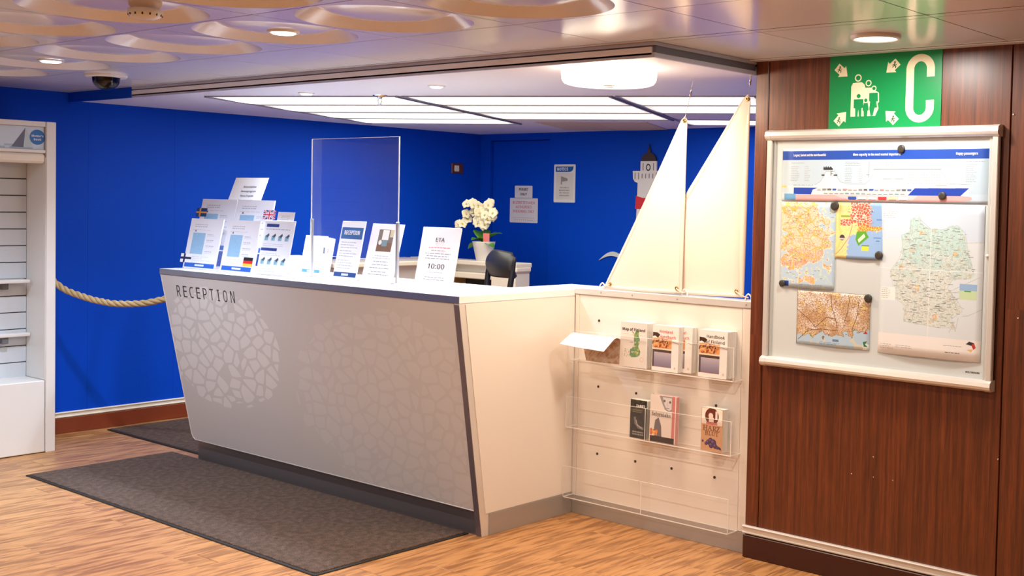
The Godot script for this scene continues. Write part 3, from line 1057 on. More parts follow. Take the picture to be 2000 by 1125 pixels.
func face_cover():
	var i = img(240, 350, col(226, 214, 204))
	poly(i, [Vector2(84, 4), Vector2(206, 4), Vector2(206, 112), Vector2(168, 116), Vector2(140, 104), Vector2(112, 60)], col(148, 140, 136))
	poly(i, [Vector2(116, 12), Vector2(200, 12), Vector2(200, 96), Vector2(176, 108), Vector2(150, 96), Vector2(128, 58)], col(210, 202, 198))
	poly(i, circle(10, 12, Vector2(132, 40)), col(110, 102, 100))
	poly(i, circle(10, 12, Vector2(184, 44)), col(110, 102, 100))
	stroke(i, [Vector2(162, 46), Vector2(158, 70), Vector2(166, 74)], 3.0, col(160, 150, 146))
	stroke(i, [Vector2(150, 90), Vector2(178, 92)], 5.0, col(150, 110, 106))
	rect(i, 206, 0, 26, 350, col(204, 120, 116))
	poly(i, [Vector2(52, 190), Vector2(84, 168), Vector2(110, 230), Vector2(116, 308), Vector2(48, 308), Vector2(44, 250)], col(112, 104, 108))
	for k in 26:
		poly(i, circle(rng.randf_range(6, 14), 8, Vector2(rng.randf_range(14, 70), rng.randf_range(258, 300))), [col(232, 140, 62), col(244, 176, 104), col(196, 96, 50)][k % 3])
	rect(i, 8, 308, 224, 42, col(52, 36, 32))
	return i

func berry_cover():
	var i = img(200, 330, col(206, 156, 116))
	rect(i, 4, 4, 192, 120, col(246, 236, 222))
	poly(i, circle(64, 28, Vector2(98, 62)), col(112, 50, 34))
	poly(i, circle(22, 18, Vector2(88, 58)), col(238, 214, 200))
	rect(i, 70, 70, 46, 36, col(238, 214, 200))
	rect(i, 46, 108, 104, 16, col(214, 120, 116))
	rect(i, 130, 20, 20, 60, col(238, 224, 214))
	for b in [[70, 262, 20], [92, 250, 24], [118, 262, 28], [98, 284, 22], [136, 286, 20], [18, 258, 10], [50, 274, 14], [156, 296, 12]]:
		poly(i, circle(b[2], 16, Vector2(b[0], b[1])), col(74, 48, 84))
		poly(i, circle(b[2] * 0.4, 10, Vector2(b[0] - b[2] * 0.3, b[1] - b[2] * 0.3)), col(112, 84, 130))
	poly(i, [Vector2(150, 280), Vector2(184, 290), Vector2(196, 312), Vector2(160, 304)], col(64, 40, 70))
	return i

func flopped_map():
	var n = noise(0.03, 61, 4)
	var i = paint(160, 220, func(x, y):
		var t = n.get_noise_2d(x, y)
		var c = col(196, 166, 136).lerp(col(172, 128, 98), clampf(t * 2.0, 0, 1)).lerp(col(206, 190, 178), clampf(-t * 1.6, 0, 1))
		return c.lerp(col(226, 220, 220), 0.8 if (x + y) % 37 < 2 else 0.0))
	var t = thing("map_sheet", "loose map sheet flopping forward out of the upper rack", "map", Vector3(-3.56, 0.758, -4.24))
	var shape = func(u, v):
		var w = lerpf(-0.105, 0.105, u)
		var a = v * 0.265
		var y = a
		var z = 0.0
		if a > 0.08:   # from here it curls over
			var r = 0.047
			var th = minf((a - 0.08) / r, 2.15)
			y = 0.08 + r * sin(th)
			z = r * (1.0 - cos(th))
			var rest = a - 0.08 - 2.15 * r
			if rest > 0:
				y += rest * cos(2.15)
				z += rest * sin(2.15)
		return Vector3(w * (1.0 + 0.12 * v) - 0.03 * v * (1.0 - u), y + 0.012 * v * (1.0 - u), z + 0.014 * (1.0 - u) * sin(PI * v) + 0.006 * sin(u * 5.0))
	var s = mb(1)
	sheet(s, 10, 22, shape)
	obj("printed_side", s, printed(i, 0.6), t)
	var b = mb(1)
	sheet(b, 10, 22, func(u, v): return shape.call(u, v) + Vector3(0, 0.0008, -0.0012) * (1.0 - 0.5 * v) + Vector3(0, 0.0012 * v, 0))
	obj("plain_side", b, M.paper, t)

# ---------------------------------------------------------------- sails

func sails():
	# tip, foot corner on the sloping side, foot corner on the upright side
	sail("cream sailcloth triangle, shorter one of the pair, hooked in front", Vector3(-3.176, 1.905, -4.322), Vector3(-3.633, 1.100, -4.318), Vector3(-3.169, 1.104, -4.318), Vector3(-3.135, YR, -4.322), -3.645, -3.158)
	sail("cream sailcloth triangle, taller one beside the mahogany wall", Vector3(-2.853, 1.992, -4.340), Vector3(-3.505, 1.103, -4.338), Vector3(-2.846, 1.106, -4.336), Vector3(-2.841, YR, -4.340), -3.505, -2.815)

func sail(label, tip, fl, fr, hang, hl, hr):
	var t = thing("sail", label, "sail", fr, Basis.IDENTITY, "pair of sails above the partition")
	var a = fl - fr
	var c = tip - fr
	var rt = 0.013   # half width of the rounded head
	var shape = func(u, v):
		var head = sqrt(clampf((1.0 - v) * 40.0, 0, 1))
		var l = a.lerp(c + Vector3(-rt, 0, 0), v)
		var r = Vector3.ZERO.lerp(c + Vector3(rt, 0, 0), v)
		l = l.lerp(Vector3(c.x, l.y, c.z), (1.0 - head))
		r = r.lerp(Vector3(c.x, r.y, c.z), (1.0 - head))
		l.x += 0.006 * sin(v * PI * 1.0) * (1.0 if v < 1 else 0.0)
		var p = l.lerp(r, u)
		p.z += 0.012 * sin(PI * u) * sin(PI * v) + 0.002 * sin(u * 9.0 + v * 4.0) * (1.0 - v)
		p.y += -0.008 * sin(PI * u) * (1.0 - v) * 0.5
		return p
	var s = mb(1)
	sheet(s, 18, 44, shape, 0.0016)
	obj("cloth", s, M.cloth, t)
	# turned hems stand a little proud of the cloth
	var h = mb(1)
	var up = Vector3(0, 0, 0.0006)
	sheet(h, 1, 44, func(u, v): return shape.call(u * lerpf(0.03, 0.14, v), v) + up, 0.0006)
	sheet(h, 1, 44, func(u, v): return shape.call(1.0 - (1.0 - u) * lerpf(0.03, 0.14, v), v) + up, 0.0006)
	sheet(h, 18, 1, func(u, v): return shape.call(u, v * 0.022) + up, 0.001)
	obj("hem", h, M.hem, t)
	for q in [shape.call(0.07, 0.028), shape.call(0.94, 0.03), Vector3(c.x, c.y - 0.022, c.z + 0.003)]:
		var g = mb(1)
		lathe(g, [Vector2(0.004, -0.002), Vector2(0.0085, -0.002), Vector2(0.0095, 0.0), Vector2(0.0085, 0.003), Vector2(0.006, 0.0042), Vector2(0.004, 0.003)], 20, Transform3D(Basis(Vector3.RIGHT, PI * 0.5), q + Vector3(0, 0, 0.002)))
		obj("grommet", g, M.brass, t)
		var k = mb(1)
		disc(k, 0.0042, 0.0004, Transform3D(Basis.IDENTITY, q + Vector3(0, 0, 0.0025)), 12)
		obj("eyelet_hole", k, M.mark, t)
	var head = Vector3(c.x, c.y - 0.022, c.z)
	var cord = mb(1)
	tube(cord, curve([head + Vector3(0, 0, 0.006), head + Vector3(0.004, 0.026, 0.002), (hang - fr).lerp(head, 0.5), hang - fr], 10), 0.0014, 6)
	obj("hanging_cord", cord, M.steel, t)
	var lock = mb(1)
	var at = (hang - fr).lerp(head, 0.30 if tip.y < 1.95 else 0.2)
	var dir = (hang - fr - head).normalized()
	tube(lock, [at - dir * 0.02, at + dir * 0.02], 0.0048, 12)
	obj("cord_lock", lock, M.chrome, t)
	for q in [[shape.call(0.07, 0.028), hl], [shape.call(0.94, 0.03), hr]]:
		var e = Vector3(q[1], 1.108, -4.325) - fr
		var l = mb(1)
		tube(l, curve([q[0] + Vector3(0, 0, 0.006), q[0].lerp(e, 0.5) + Vector3(0, -0.004, 0.008), e], 10), 0.003, 6)
		obj("lashing", l, M.hem, t)

# ---------------------------------------------------------------- counter screen and cards

func shield_and_signs():
	var t = thing("screen", "clear acrylic protective screen on two metal posts", "screen", Vector3(-4.875, CT, -3.82))
	obj("pane", box(Vector3(-0.01, 0.417, 0), Vector3(0.70, 0.61, 0.004), 0.001), M.clear, t)
	obj("side_return", box(Vector3(-0.36, 0.417, -0.03), Vector3(0.004, 0.61, 0.06), 0.001), M.clear, t)
	var e = mb()
	for x in [-0.36, 0.34]:
		bx(e, Vector3(x, 0.417, 0.0025), Vector3(0.007, 0.61, 0.002))
	bx(e, Vector3(-0.01, 0.112, 0.0025), Vector3(0.70, 0.0022, 0.002))
	bx(e, Vector3(-0.01, 0.7225, 0.0), Vector3(0.70, 0.0018, 0.004))
	obj("glint_edge", e, M.edge_glint, t)
	for x in [-0.343, 0.345]:
		var s = mb()
		bx(s, Vector3(x, 0.152, 0.010), Vector3(0.016, 0.304, 0.014), 0.002)
		obj("post", s, M.alu, t)
		obj("post_foot", box(Vector3(x, 0.003, 0.0), Vector3(0.03, 0.006, 0.08), 0.002), M.alu, t)
	# A-shaped card holders
	var reception = img(210, 300, col(238, 238, 242))
	rect(reception, 8, 26, 194, 62, col(30, 96, 168))
	greek(reception, 20, 104, 160, 3, 14, 4, col(176, 176, 190))
	greek(reception, 20, 150, 165, 3, 14, 4, col(176, 176, 190))
	greek(reception, 20, 200, 150, 4, 14, 4, col(184, 184, 196))
	rect(reception, 4, 266, 202, 24, col(36, 74, 140))
	rect(reception, 74, 272, 62, 12, col(214, 222, 236))
	var a = card("white card with blue heading RECEPTION standing behind the screen", Vector3(-4.934, CT, -3.80), 0.192, 0.305, 0.21, reception, 0.0)
	var ax = lean(Vector3.ZERO, 0.21)
	txt(a, "lettering", "RECEPTION", 0.022, ax * Transform3D(Basis.IDENTITY, Vector3(0, 0.244, 0.0012)), M.white_ink, 0.122, true)
	var photo = img(240, 300, col(236, 236, 236))
	rect(photo, 62, 22, 116, 118, col(122, 108, 98))
	rect(photo, 62, 92, 116, 48, col(118, 84, 62))
	rect(photo, 150, 22, 28, 40, col(216, 196, 164))
	rect(photo, 92, 24, 50, 54, col(238, 234, 228))
	rect(photo, 98, 80, 40, 32, col(112, 142, 148))
	poly(photo, circle(13, 14, Vector2(84, 92)), col(236, 232, 228))
	greek(photo, 44, 162, 150, 2, 12, 4, col(190, 188, 190), true)
	greek(photo, 36, 192, 166, 3, 17, 4, col(150, 148, 150), true)
	greek(photo, 36, 246, 166, 2, 15, 4, col(150, 148, 150), true)
	card("white card with a photo of a wall dispenser beside the screen post", Vector3(-4.676, CT, -3.80), 0.245, 0.30, 0.25, photo, 0.0)
	var eta = img(210, 297, col(238, 238, 244))
	var cap = "white arrival-time card reading ETA 10:00 near the end of the counter"
	greek(eta, 40, 112, 130, 1, 10, 4, col(216, 130, 140), true)
	greek(eta, 48, 96, 120, 1, 10, 5, col(222, 140, 148), true)
	greek(eta, 34, 128, 142, 3, 13, 4, col(150, 148, 160), true)
	greek(eta, 60, 226, 90, 1, 12, 4, col(176, 174, 184), true)
	greek(eta, 44, 252, 122, 2, 12, 4, col(150, 148, 160), true)
	var ee = card(cap, Vector3(-4.305, CT, -3.84), 0.276, 0.29, 0.2, eta, 0.0)
	var ex = lean(Vector3.ZERO, 0.2)
	txt(ee, "lettering", "ETA", 0.019, ex * Transform3D(Basis.IDENTITY, Vector3(0.0, 0.228, 0.0012)), M.ink, 0.062)
	txt(ee, "lettering", "10:00", 0.024, ex * Transform3D(Basis.IDENTITY, Vector3(0.0, 0.098, 0.0012)), M.ink, 0.118)

func card(label, at, w, h, tilt, picture, yaw = 0.0, called = "card_holder"):
	var t = thing(called, label, "sign", at, Basis(Vector3.UP, yaw))
	var xf = lean(Vector3.ZERO, tilt)
	var s = mb()
	slab(s, w - 0.006, h - 0.012, 0.0008, xf.translated_local(Vector3(0, 0.004, 0)))
	obj("printed_card", s, printed(picture, 0.35), t)
	var b = mb()
	bx(b, Vector3(0, h * 0.5, -0.0025), Vector3(w, h, 0.0028), 0.001, xf)
	obj("holder_back", b, M.white, t)
	var f = mb()
	bx(f, Vector3(0, 0.0015, -h * 0.16), Vector3(w, 0.003, h * 0.36), 0.001)
	obj("holder_foot", f, M.white, t)
	return t

# ---------------------------------------------------------------- leaflets at the counter's end

func timetable(kind):
	var i = img(220, 300, col(232, 232, 240))
	greek(i, 34, 34, 120, 2, 12, 5, col(186, 184, 198))
	greek(i, 24, 66, 170, 1, 12, 3, col(206, 204, 214))
	rect(i, 30, 86, 86, 128, col(150, 190, 222))
	for k in 40:
		rect(i, rng.randf_range(32, 108), rng.randf_range(88, 208), rng.randf_range(3, 10), 2, col(128, 172, 210))
	poly(i, [Vector2(38, 78), Vector2(46, 66), Vector2(50, 80)], col(70, 80, 110))
	greek(i, 130, 92, 70, 4, 34, 5, col(182, 182, 196))
	greek(i, 130, 102, 60, 4, 34, 3, col(200, 200, 212))
	greek(i, 28, 228, 160, 3, 11, 3, col(206, 206, 216))
	rect(i, 8, 268, 204, 26, col(36, 96, 196))
	rect(i, 80, 275, 62, 11, col(226, 234, 246))
	return i

func flag(kind):
	var i = img(60, 40, col(240, 240, 244))
	if kind == "finland":
		rect(i, 16, 0, 10, 40, col(20, 34, 84))
		rect(i, 0, 15, 60, 10, col(20, 34, 84))
	elif kind == "sweden":
		i.fill(col(22, 66, 128))
		rect(i, 17, 0, 9, 40, col(240, 160, 60))
		rect(i, 0, 16, 60, 8, col(240, 160, 60))
	elif kind == "germany":
		rect(i, 0, 0, 60, 14, col(24, 20, 22))
		rect(i, 0, 14, 60, 13, col(206, 30, 32))
		rect(i, 0, 27, 60, 13, col(244, 190, 60))
	else:
		i.fill(col(60, 66, 120))
		for q in [[Vector2(0, 0), Vector2(60, 40)], [Vector2(60, 0), Vector2(0, 40)]]:
			stroke(i, q, 8.0, col(240, 236, 240))
			stroke(i, q, 3.0, col(206, 40, 60))
		rect(i, 24, 0, 12, 40, col(240, 236, 240))
		rect(i, 0, 14, 60, 12, col(240, 236, 240))
		rect(i, 27, 0, 6, 40, col(206, 40, 60))
		rect(i, 0, 17, 60, 6, col(206, 40, 60))
	return i

func leaflets():
	# tiered holder: two pockets in front, two above, a card on top
	var t = thing("leaflet_holder", "clear tiered leaflet holder standing at the blue-wall end of the counter", "leaflet holder", Vector3(-5.90, CT, -3.664))
	var tilt = 0.2
	var xf = lean(Vector3.ZERO, tilt)
	var fr = mb()
	bx(fr, Vector3(0.015, 0.1, -0.011), Vector3(0.66, 0.2, 0.003), 0.001, xf)
	bx(fr, Vector3(0.015, 0.0015, -0.12), Vector3(0.66, 0.003, 0.25), 0.001)
	bx(fr, Vector3(-0.05, 0.18, -0.155), Vector3(0.7, 0.36, 0.003), 0.001, lean(Vector3.ZERO, 0.1))
	obj("holder_back", fr, M.clear, t)
	for x in [-0.318, 0.053, 0.362]:
		obj("pocket_side", box(Vector3(x, 0.1, -0.004), Vector3(0.003, 0.2, 0.012), 0.0008, xf), M.edge_glint, t)
	var spec = [
		["finland", Vector3(-6.055, CT + 0.003, -3.66), 0.325, 0.285, tilt, "timetable leaflet with a Finnish flag sticker in the front row"],
		["germany", Vector3(-5.690, CT + 0.003, -3.66), 0.300, 0.285, tilt, "timetable leaflet with a German flag sticker in the front row"],
		["sweden", Vector3(-6.145, CT + 0.10, -3.79), 0.355, 0.30, tilt, "timetable leaflet with a Swedish flag sticker in the raised back row"],
		["britain", Vector3(-5.785, CT + 0.10, -3.79), 0.355, 0.30, tilt, "timetable leaflet with a British flag sticker in the raised back row"]]
	var tt = timetable("")
	var tm = printed(tt, 0.45)
	for q in spec:
		var l = thing("leaflet", q[5], "leaflet", q[1], Basis.IDENTITY, "timetable leaflets in the tiered holder")
		var lx = lean(Vector3.ZERO, q[4])
		var s = mb()
		slab(s, q[2], q[3], 0.006, lx)
		obj("front_page", s, tm, l)
		var f = mb()
		var at = Vector3(-0.145, 0.03, 0.0012) if q[0] == "finland" else Vector3(0.10, 0.034, 0.0012) if q[0] == "germany" else Vector3(-0.165, 0.195, 0.0012) if q[0] == "sweden" else Vector3(0.15, 0.195, 0.0012)
		slab(f, 0.11 if q[0] != "germany" else 0.085, 0.05, 0.0008, lx.translated_local(at))
		obj("flag_sticker", f, printed(flag(q[0]), 0.5), l)
	var br = lean(Vector3(-6.03, 0, -3.715) - Vector3(-6.03, 0, -3.715), 0.0)
	# card above
	var bonus = img(220, 200, col(240, 240, 244))
	var bc = thing("notice_card", "white four-line card propped above the timetable leaflets", "sign", Vector3(-6.0, CT + 0.36, -3.90))
	var bxf = lean(Vector3.ZERO, 0.38)
	var bs = mb()
	slab(bs, 0.325, 0.175, 0.002, bxf)
	obj("printed_card", bs, printed(bonus, 0.4), bc)
	var words = ["Bonusohjelma", "Bonusprogram", "Bonus Program", "Bonusprogramm"]
	for k in 4:
		txt(bc, "lettering", words[k], 0.0105, bxf * Transform3D(Basis.IDENTITY, Vector3(0.012, 0.118 - k * 0.028, 0.001)), M.grey_ink, 0.125 + 0.02 * (k % 2))
	var prop = mb()
	bx(prop, Vector3(0.0, -0.17, -0.004), Vector3(0.05, 0.40, 0.004), 0.001)
	obj("card_prop", prop, M.edge_glint, bc)
	# price list with eight small pictures
	var pl = img(220, 300, col(230, 232, 242))
	rect(pl, 16, 12, 92, 18, col(34, 62, 140))
	rect(pl, 4, 150, 118, 16, col(34, 62, 140))
	greek(pl, 16, 40, 180, 1, 10, 5, col(180, 184, 204))
	for r in 2:
		for k in 4:
			var c = Vector2(30 + k * 50, 92 + r * 136)
			rect(pl, c.x - 14, c.y - 12, 28, 28, col(150, 190, 206))
			poly(pl, [c + Vector2(-10, -8), c + Vector2(12, -26), c + Vector2(18, -14), c + Vector2(4, 2)], col(64, 78, 96))
			rect(pl, c.x - 10, c.y - 6, 12, 20, col(120, 166, 190))
	greek(pl, 12, 126, 170, 2, 10, 3, col(192, 196, 210))
	greek(pl, 12, 180, 170, 2, 10, 3, col(192, 196, 210))
	greek(pl, 12, 268, 150, 2, 12, 4, col(192, 196, 210))
	var p = card("white price sheet with two rows of small blue pictures", Vector3(-5.395, CT, -3.68), 0.272, 0.295, 0.2, pl, 0.0)
	var sc = img(100, 60, col(240, 242, 248))
	greek(sc, 20, 18, 60, 4, 9, 3, col(190, 196, 214))
	var small = thing("small_card", "small white card clipped to the top of the price sheet", "card", Vector3(-5.372, CT + 0.27, -3.748))
	var ss = mb()
	slab(ss, 0.148, 0.066, 0.001, lean(Vector3.ZERO, 0.2))
	obj("printed_card", ss, printed(sc, 0.4), small)
	# narrow white dispenser with a globe drawing
	var w = img(160, 240, col(240, 242, 250))
	rect(w, 40, 46, 80, 8, col(170, 184, 214))
	for k in 3:
		var ring = circle(44 - k * 14, 24, Vector2(84, 136))
		ring.append(ring[0])
		stroke(w, ring, 1.6, col(206, 218, 240))
	for k in 3:
		stroke(w, [Vector2(44, 114 + k * 22), Vector2(124, 114 + k * 22)], 1.6, col(206, 218, 240))
	rect(w, 14, 208, 132, 20, col(70, 134, 222))
	rect(w, 54, 213, 52, 10, col(226, 236, 250))
	var d = card("slim white leaflet box with a globe drawing behind the screen post", Vector3(-5.315, CT, -3.87), 0.195, 0.215, 0.20, w, 0.0, "leaflet_box")
	var bb = mb()
	bx(bb, Vector3(0, 0.105, -0.03), Vector3(0.195, 0.21, 0.05), 0.004, lean(Vector3.ZERO, 0.20))
	obj("box_body", bb, M.white, d)
	var tg = thing("business_card", "small pale card sticking out beside the slim leaflet box", "card", Vector3(-5.175, CT + 0.11, -3.87))
	var ts = mb()
	slab(ts, 0.07, 0.052, 0.001, lean(Vector3.ZERO, 0.1))
	var bi = img(70, 52, col(238, 234, 238))
	rect(bi, 6, 10, 14, 32, col(96, 110, 150))
	rect(bi, 42, 14, 8, 22, col(206, 170, 160))
	obj("printed_card", ts, printed(bi, 0.5), tg)
	var stub = thing("leaflet_stack", "low stack of white leaflets between price sheet and slim box", "leaflets", Vector3(-5.44, CT, -3.86))
	obj("paper_stack", box(Vector3(0, 0.05, 0), Vector3(0.05, 0.10, 0.07), 0.003), M.white, stub)

# ---------------------------------------------------------------- back office

func back_office():
	var t = thing("back_desk", "white back desk with a raised shelf along the blue back wall", "desk", Vector3(-6.1, 0, -6.5))
	var o = Transform3D(Basis.IDENTITY, -t.position)
	obj("shelf_top", span(o * Vector3(-7.34, 1.012, -6.475), o * Vector3(-6.15, 1.047, -6.30), 0.006), M.cream, t)
	obj("shelf_riser", span(o * Vector3(-7.34, 0.955, -6.465), o * Vector3(-6.2, 1.012, -6.37), 0.003), M.white, t)
	obj("work_top", span(o * Vector3(-7.34, 0.91, -6.475), o * Vector3(-6.42, 0.955, -6.29), 0.006), M.cream, t)
	obj("drawer_front", span(o * Vector3(-7.34, 0.1, -6.465), o * Vector3(-6.85, 0.91, -6.34), 0.004), mat(col(160, 132, 82), 0.5), t)
	obj("shelf_end", span(o * Vector3(-6.42, 0.968, -6.475), o * Vector3(-6.145, 1.03, -6.29), 0.02), M.cream, t)
	obj("pedestal", span(o * Vector3(-6.42, 0, -6.465), o * Vector3(-6.165, 0.97, -6.31), 0.004), M.cream, t)
	obj("modesty_panel", span(o * Vector3(-7.34, 0, -6.475), o * Vector3(-6.2, 0.95, -6.455)), M.dark, t)
	var s = thing("side_desk", "white worktop along the blue side wall seen between the cards", "desk", Vector3(-7.2, 0, -5.6))
	obj("work_top", box(Vector3(0.13, 1.028, -0.1), Vector3(0.54, 0.035, 1.1), 0.006), M.cream, s)
	obj("support_panel", box(Vector3(0.1, 0.5, -0.1), Vector3(0.4, 1.01, 1.0), 0.003), M.white, s)
	office_chair()
	orchid()

func office_chair():
	var t = thing("office_chair", "black swivel chair with a curved shell backrest", "chair", Vector3(-5.80, 0, -5.78), Basis(Vector3.UP, -0.32))
	# backrest faces -z (the desk), so its back shows to the foyer
	var back = mb(1)
	sheet(back, 14, 12, func(u, v):
		var x = (u - 0.5) * 2.0
		var w = lerpf(0.185, 0.2, sin(PI * v)) * (1.0 - 0.22 * pow(maxf(0.0, v - 0.7) / 0.3, 3.0))
		return Vector3(x * w, 0.985 + v * 0.19 - 0.015 * x * x * v, 0.03 - 0.055 * x * x + 0.035 * sin(PI * v)), 0.03)
	obj("backrest", back, mat(col(46, 47, 50), 0.38), t)
	var fr = mb(1)
	for sx in [-1.0, 1.0]:
		tube(fr, curve([Vector3(sx * 0.17, 1.13, -0.02), Vector3(sx * 0.18, 0.98, 0.0), Vector3(sx * 0.16, 0.86, 0.01), Vector3(sx * 0.1, 0.78, -0.02), Vector3(0, 0.55, -0.1)], 14), 0.02, 10)
	obj("back_frame", fr, M.black, t)
	var lum = mb(1)
	sheet(lum, 10, 4, func(u, v): return Vector3((u - 0.5) * 0.36, 0.80 + v * 0.10, 0.0 - 0.05 * pow((u - 0.5) * 2.0, 2.0)), 0.03)
	obj("lumbar_pad", lum, M.black, t)
	var seat = mb(1)
	prism(seat, rounded(0.48, 0.46, 0.1, 6), 0.08, Transform3D(Basis(Vector3.RIGHT, PI * 0.5), Vector3(0, 0.50, -0.24)))
	obj("seat", seat, M.black, t)
	var colm = mb(1)
	lathe(colm, [Vector2(0.03, 0.09), Vector2(0.03, 0.3), Vector2(0.02, 0.31), Vector2(0.02, 0.5)], 16, Transform3D(Basis.IDENTITY, Vector3(0, 0, -0.24)))
	obj("gas_column", colm, M.chrome, t)
	for k in 5:
		var a = TAU * k / 5
		var d = Vector3(cos(a), 0, sin(a))
		var l = mb(1)
		tube(l, [Vector3(0, 0.12, -0.24), Vector3(0, 0.08, -0.24) + d * 0.3], 0.02, 8)
		var leg = obj("leg", l, M.black, t)
		var cs = mb(1)
		lathe(cs, [Vector2(0.0, -0.012), Vector2(0.027, -0.012), Vector2(0.03, 0), Vector2(0.027, 0.012), Vector2(0, 0.012)], 16, Transform3D(Basis(Vector3.RIGHT, PI * 0.5).rotated(Vector3.UP, -a), Vector3(0, 0.03, -0.24) + d * 0.3))
		obj("caster", cs, M.black, leg)

func orchid():
	var t = thing("orchid", "white orchid in a tapered white pot on the back desk", "potted plant", Vector3(-6.58, 1.047, -6.385))
	var p = mb(1)
	lathe(p, [Vector2(0.0, 0.0), Vector2(0.052, 0.0), Vector2(0.058, 0.006), Vector2(0.088, 0.142), Vector2(0.091, 0.148), Vector2(0.085, 0.148), Vector2(0.08, 0.13), Vector2(0, 0.128)], 32)
	obj("pot", p, M.white, t)
	var soil = mb()
	lathe(soil, [Vector2(0.081, 0.131), Vector2(0.04, 0.136), Vector2(0, 0.138)], 16)
	obj("soil", soil, mat(col(70, 52, 36), 0.95), t)
	var leaf_m = mat(col(76, 142, 42), 0.35)
	leaf_m.backlight_enabled = true
	leaf_m.backlight = Color(0.2, 0.3, 0.05)
	for q in [[2.6, 0.15, 0.13, 0.055], [0.25, 0.16, 0.12, 0.03], [3.3, 0.15, -0.02, 0.05], [-0.35, 0.19, 0.0, 0.025], [1.4, 0.11, 0.1, 0.04], [-1.7, 0.12, 0.06, 0.04]]:
		var d = Vector3(cos(q[0]), 0, -sin(q[0]))
		var side = Vector3(-d.z, 0, d.x)
		var s = mb(1)
		sheet(s, 6, 12, func(u, v):
			var w = q[3] * 1.25 * sin(PI * clampf(v * 0.92 + 0.06, 0, 1))
			return d * (q[1] * v) + Vector3.UP * (0.135 + q[2] * v * 1.4 - q[2] * 0.5 * v * v - 0.03 * v * v) + side * ((u - 0.5) * 2.0 * w) + Vector3.UP * (absf(u - 0.5) * w * 0.7), 0.0015)
		obj("leaf", s, leaf_m, t)
	var stem_m = mat(col(86, 120, 60), 0.5)
	var spots = []
	for q in [[Vector3(0.01, 0.24, 0), Vector3(-0.05, 0.36, 0.02), Vector3(-0.16, 0.33, 0.05), Vector3(-0.2, 0.25, 0.07)], [Vector3(0.02, 0.25, -0.01), Vector3(0.02, 0.42, 0.0), Vector3(0.1, 0.43, 0.02), Vector3(0.155, 0.36, 0.04)], [Vector3(0.0, 0.25, 0.01), Vector3(-0.01, 0.42, 0.03), Vector3(-0.06, 0.46, 0.05), Vector3(-0.10, 0.47, 0.06)]]:
		var run = curve([Vector3(0, 0.13, 0)] + q, 26)
		var s = mb(1)
		tube(s, run, 0.003, 6)
		obj("stem", s, stem_m, t)
		for k in range(10, 27, 2):
			spots.append(run[k] + Vector3(rng.randf_range(-0.022, 0.022), rng.randf_range(-0.045, 0.012), rng.randf_range(-0.01, 0.03)))
	for k in 14:
		spots.append(Vector3(rng.randf_range(-0.07, 0.10), rng.randf_range(0.27, 0.40), rng.randf_range(0.0, 0.05)))
	var petal_m = mat(col(246, 240, 206), 0.55)
	petal_m.backlight_enabled = true
	petal_m.backlight = Color(0.3, 0.29, 0.22)
	var bl = mb(1)
	for k in 5:
		var a = PI * 0.5 + TAU * k / 5
		var d = Vector3(cos(a), sin(a), 0)
		var side = Vector3(-d.y, d.x, 0)
		var wide = 0.026 if k in [1, 4] else 0.017
		sheet(bl, 4, 5, func(u, v): return d * (0.004 + 0.036 * v) + side * ((u - 0.5) * 2.0 * wide * sin(PI * (v * 0.85 + 0.12))) + Vector3(0, 0, 0.007 * v * (1.3 - v)), 0.0008)
	bl.generate_normals()
	var bm = bl.commit()
	var lip = mb(1)
	lathe(lip, [Vector2(0, -0.002), Vector2(0.006, 0.002), Vector2(0.004, 0.009), Vector2(0, 0.011)], 10, Transform3D(Basis(Vector3.RIGHT, PI * 0.5), Vector3(0, -0.003, 0.004)))
	lip.generate_normals()
	var lm = lip.commit()
	var lip_m = mat(col(232, 206, 110), 0.5)
	for sp in spots:
		var o = put("blossom", bm, petal_m, t)
		o.transform = Transform3D(Basis(Vector3.UP, rng.randf_range(0.2, 1.2)) * Basis(Vector3.RIGHT, rng.randf_range(-0.5, 0.3)) * Basis(Vector3.BACK, rng.randf_range(-0.5, 0.5)), sp)
		put("lip", lm, lip_m, o)
	var tag_s = mb()
	bx(tag_s, Vector3(0.035, 0.175, 0.055), Vector3(0.05, 0.075, 0.002), 0.0004, Transform3D(Basis(Vector3.UP, 0.5), Vector3.ZERO))
	obj("price_tag", tag_s, mat(col(222, 120, 116), 0.5), t, "pinkish tag")

# ---------------------------------------------------------------- things on the blue walls

func plate(called, label, cat, at, w, h, t, m, yaw = 0.0, r = 0.008):
	var o = thing(called, label, cat, at, Basis(Vector3.UP, yaw))
	var s = mb()
	prism(s, rounded(w, h, r), t, Transform3D(Basis.IDENTITY, Vector3(0, 0, t)), true)
	obj("sign_plate", s, m, o)
	return o

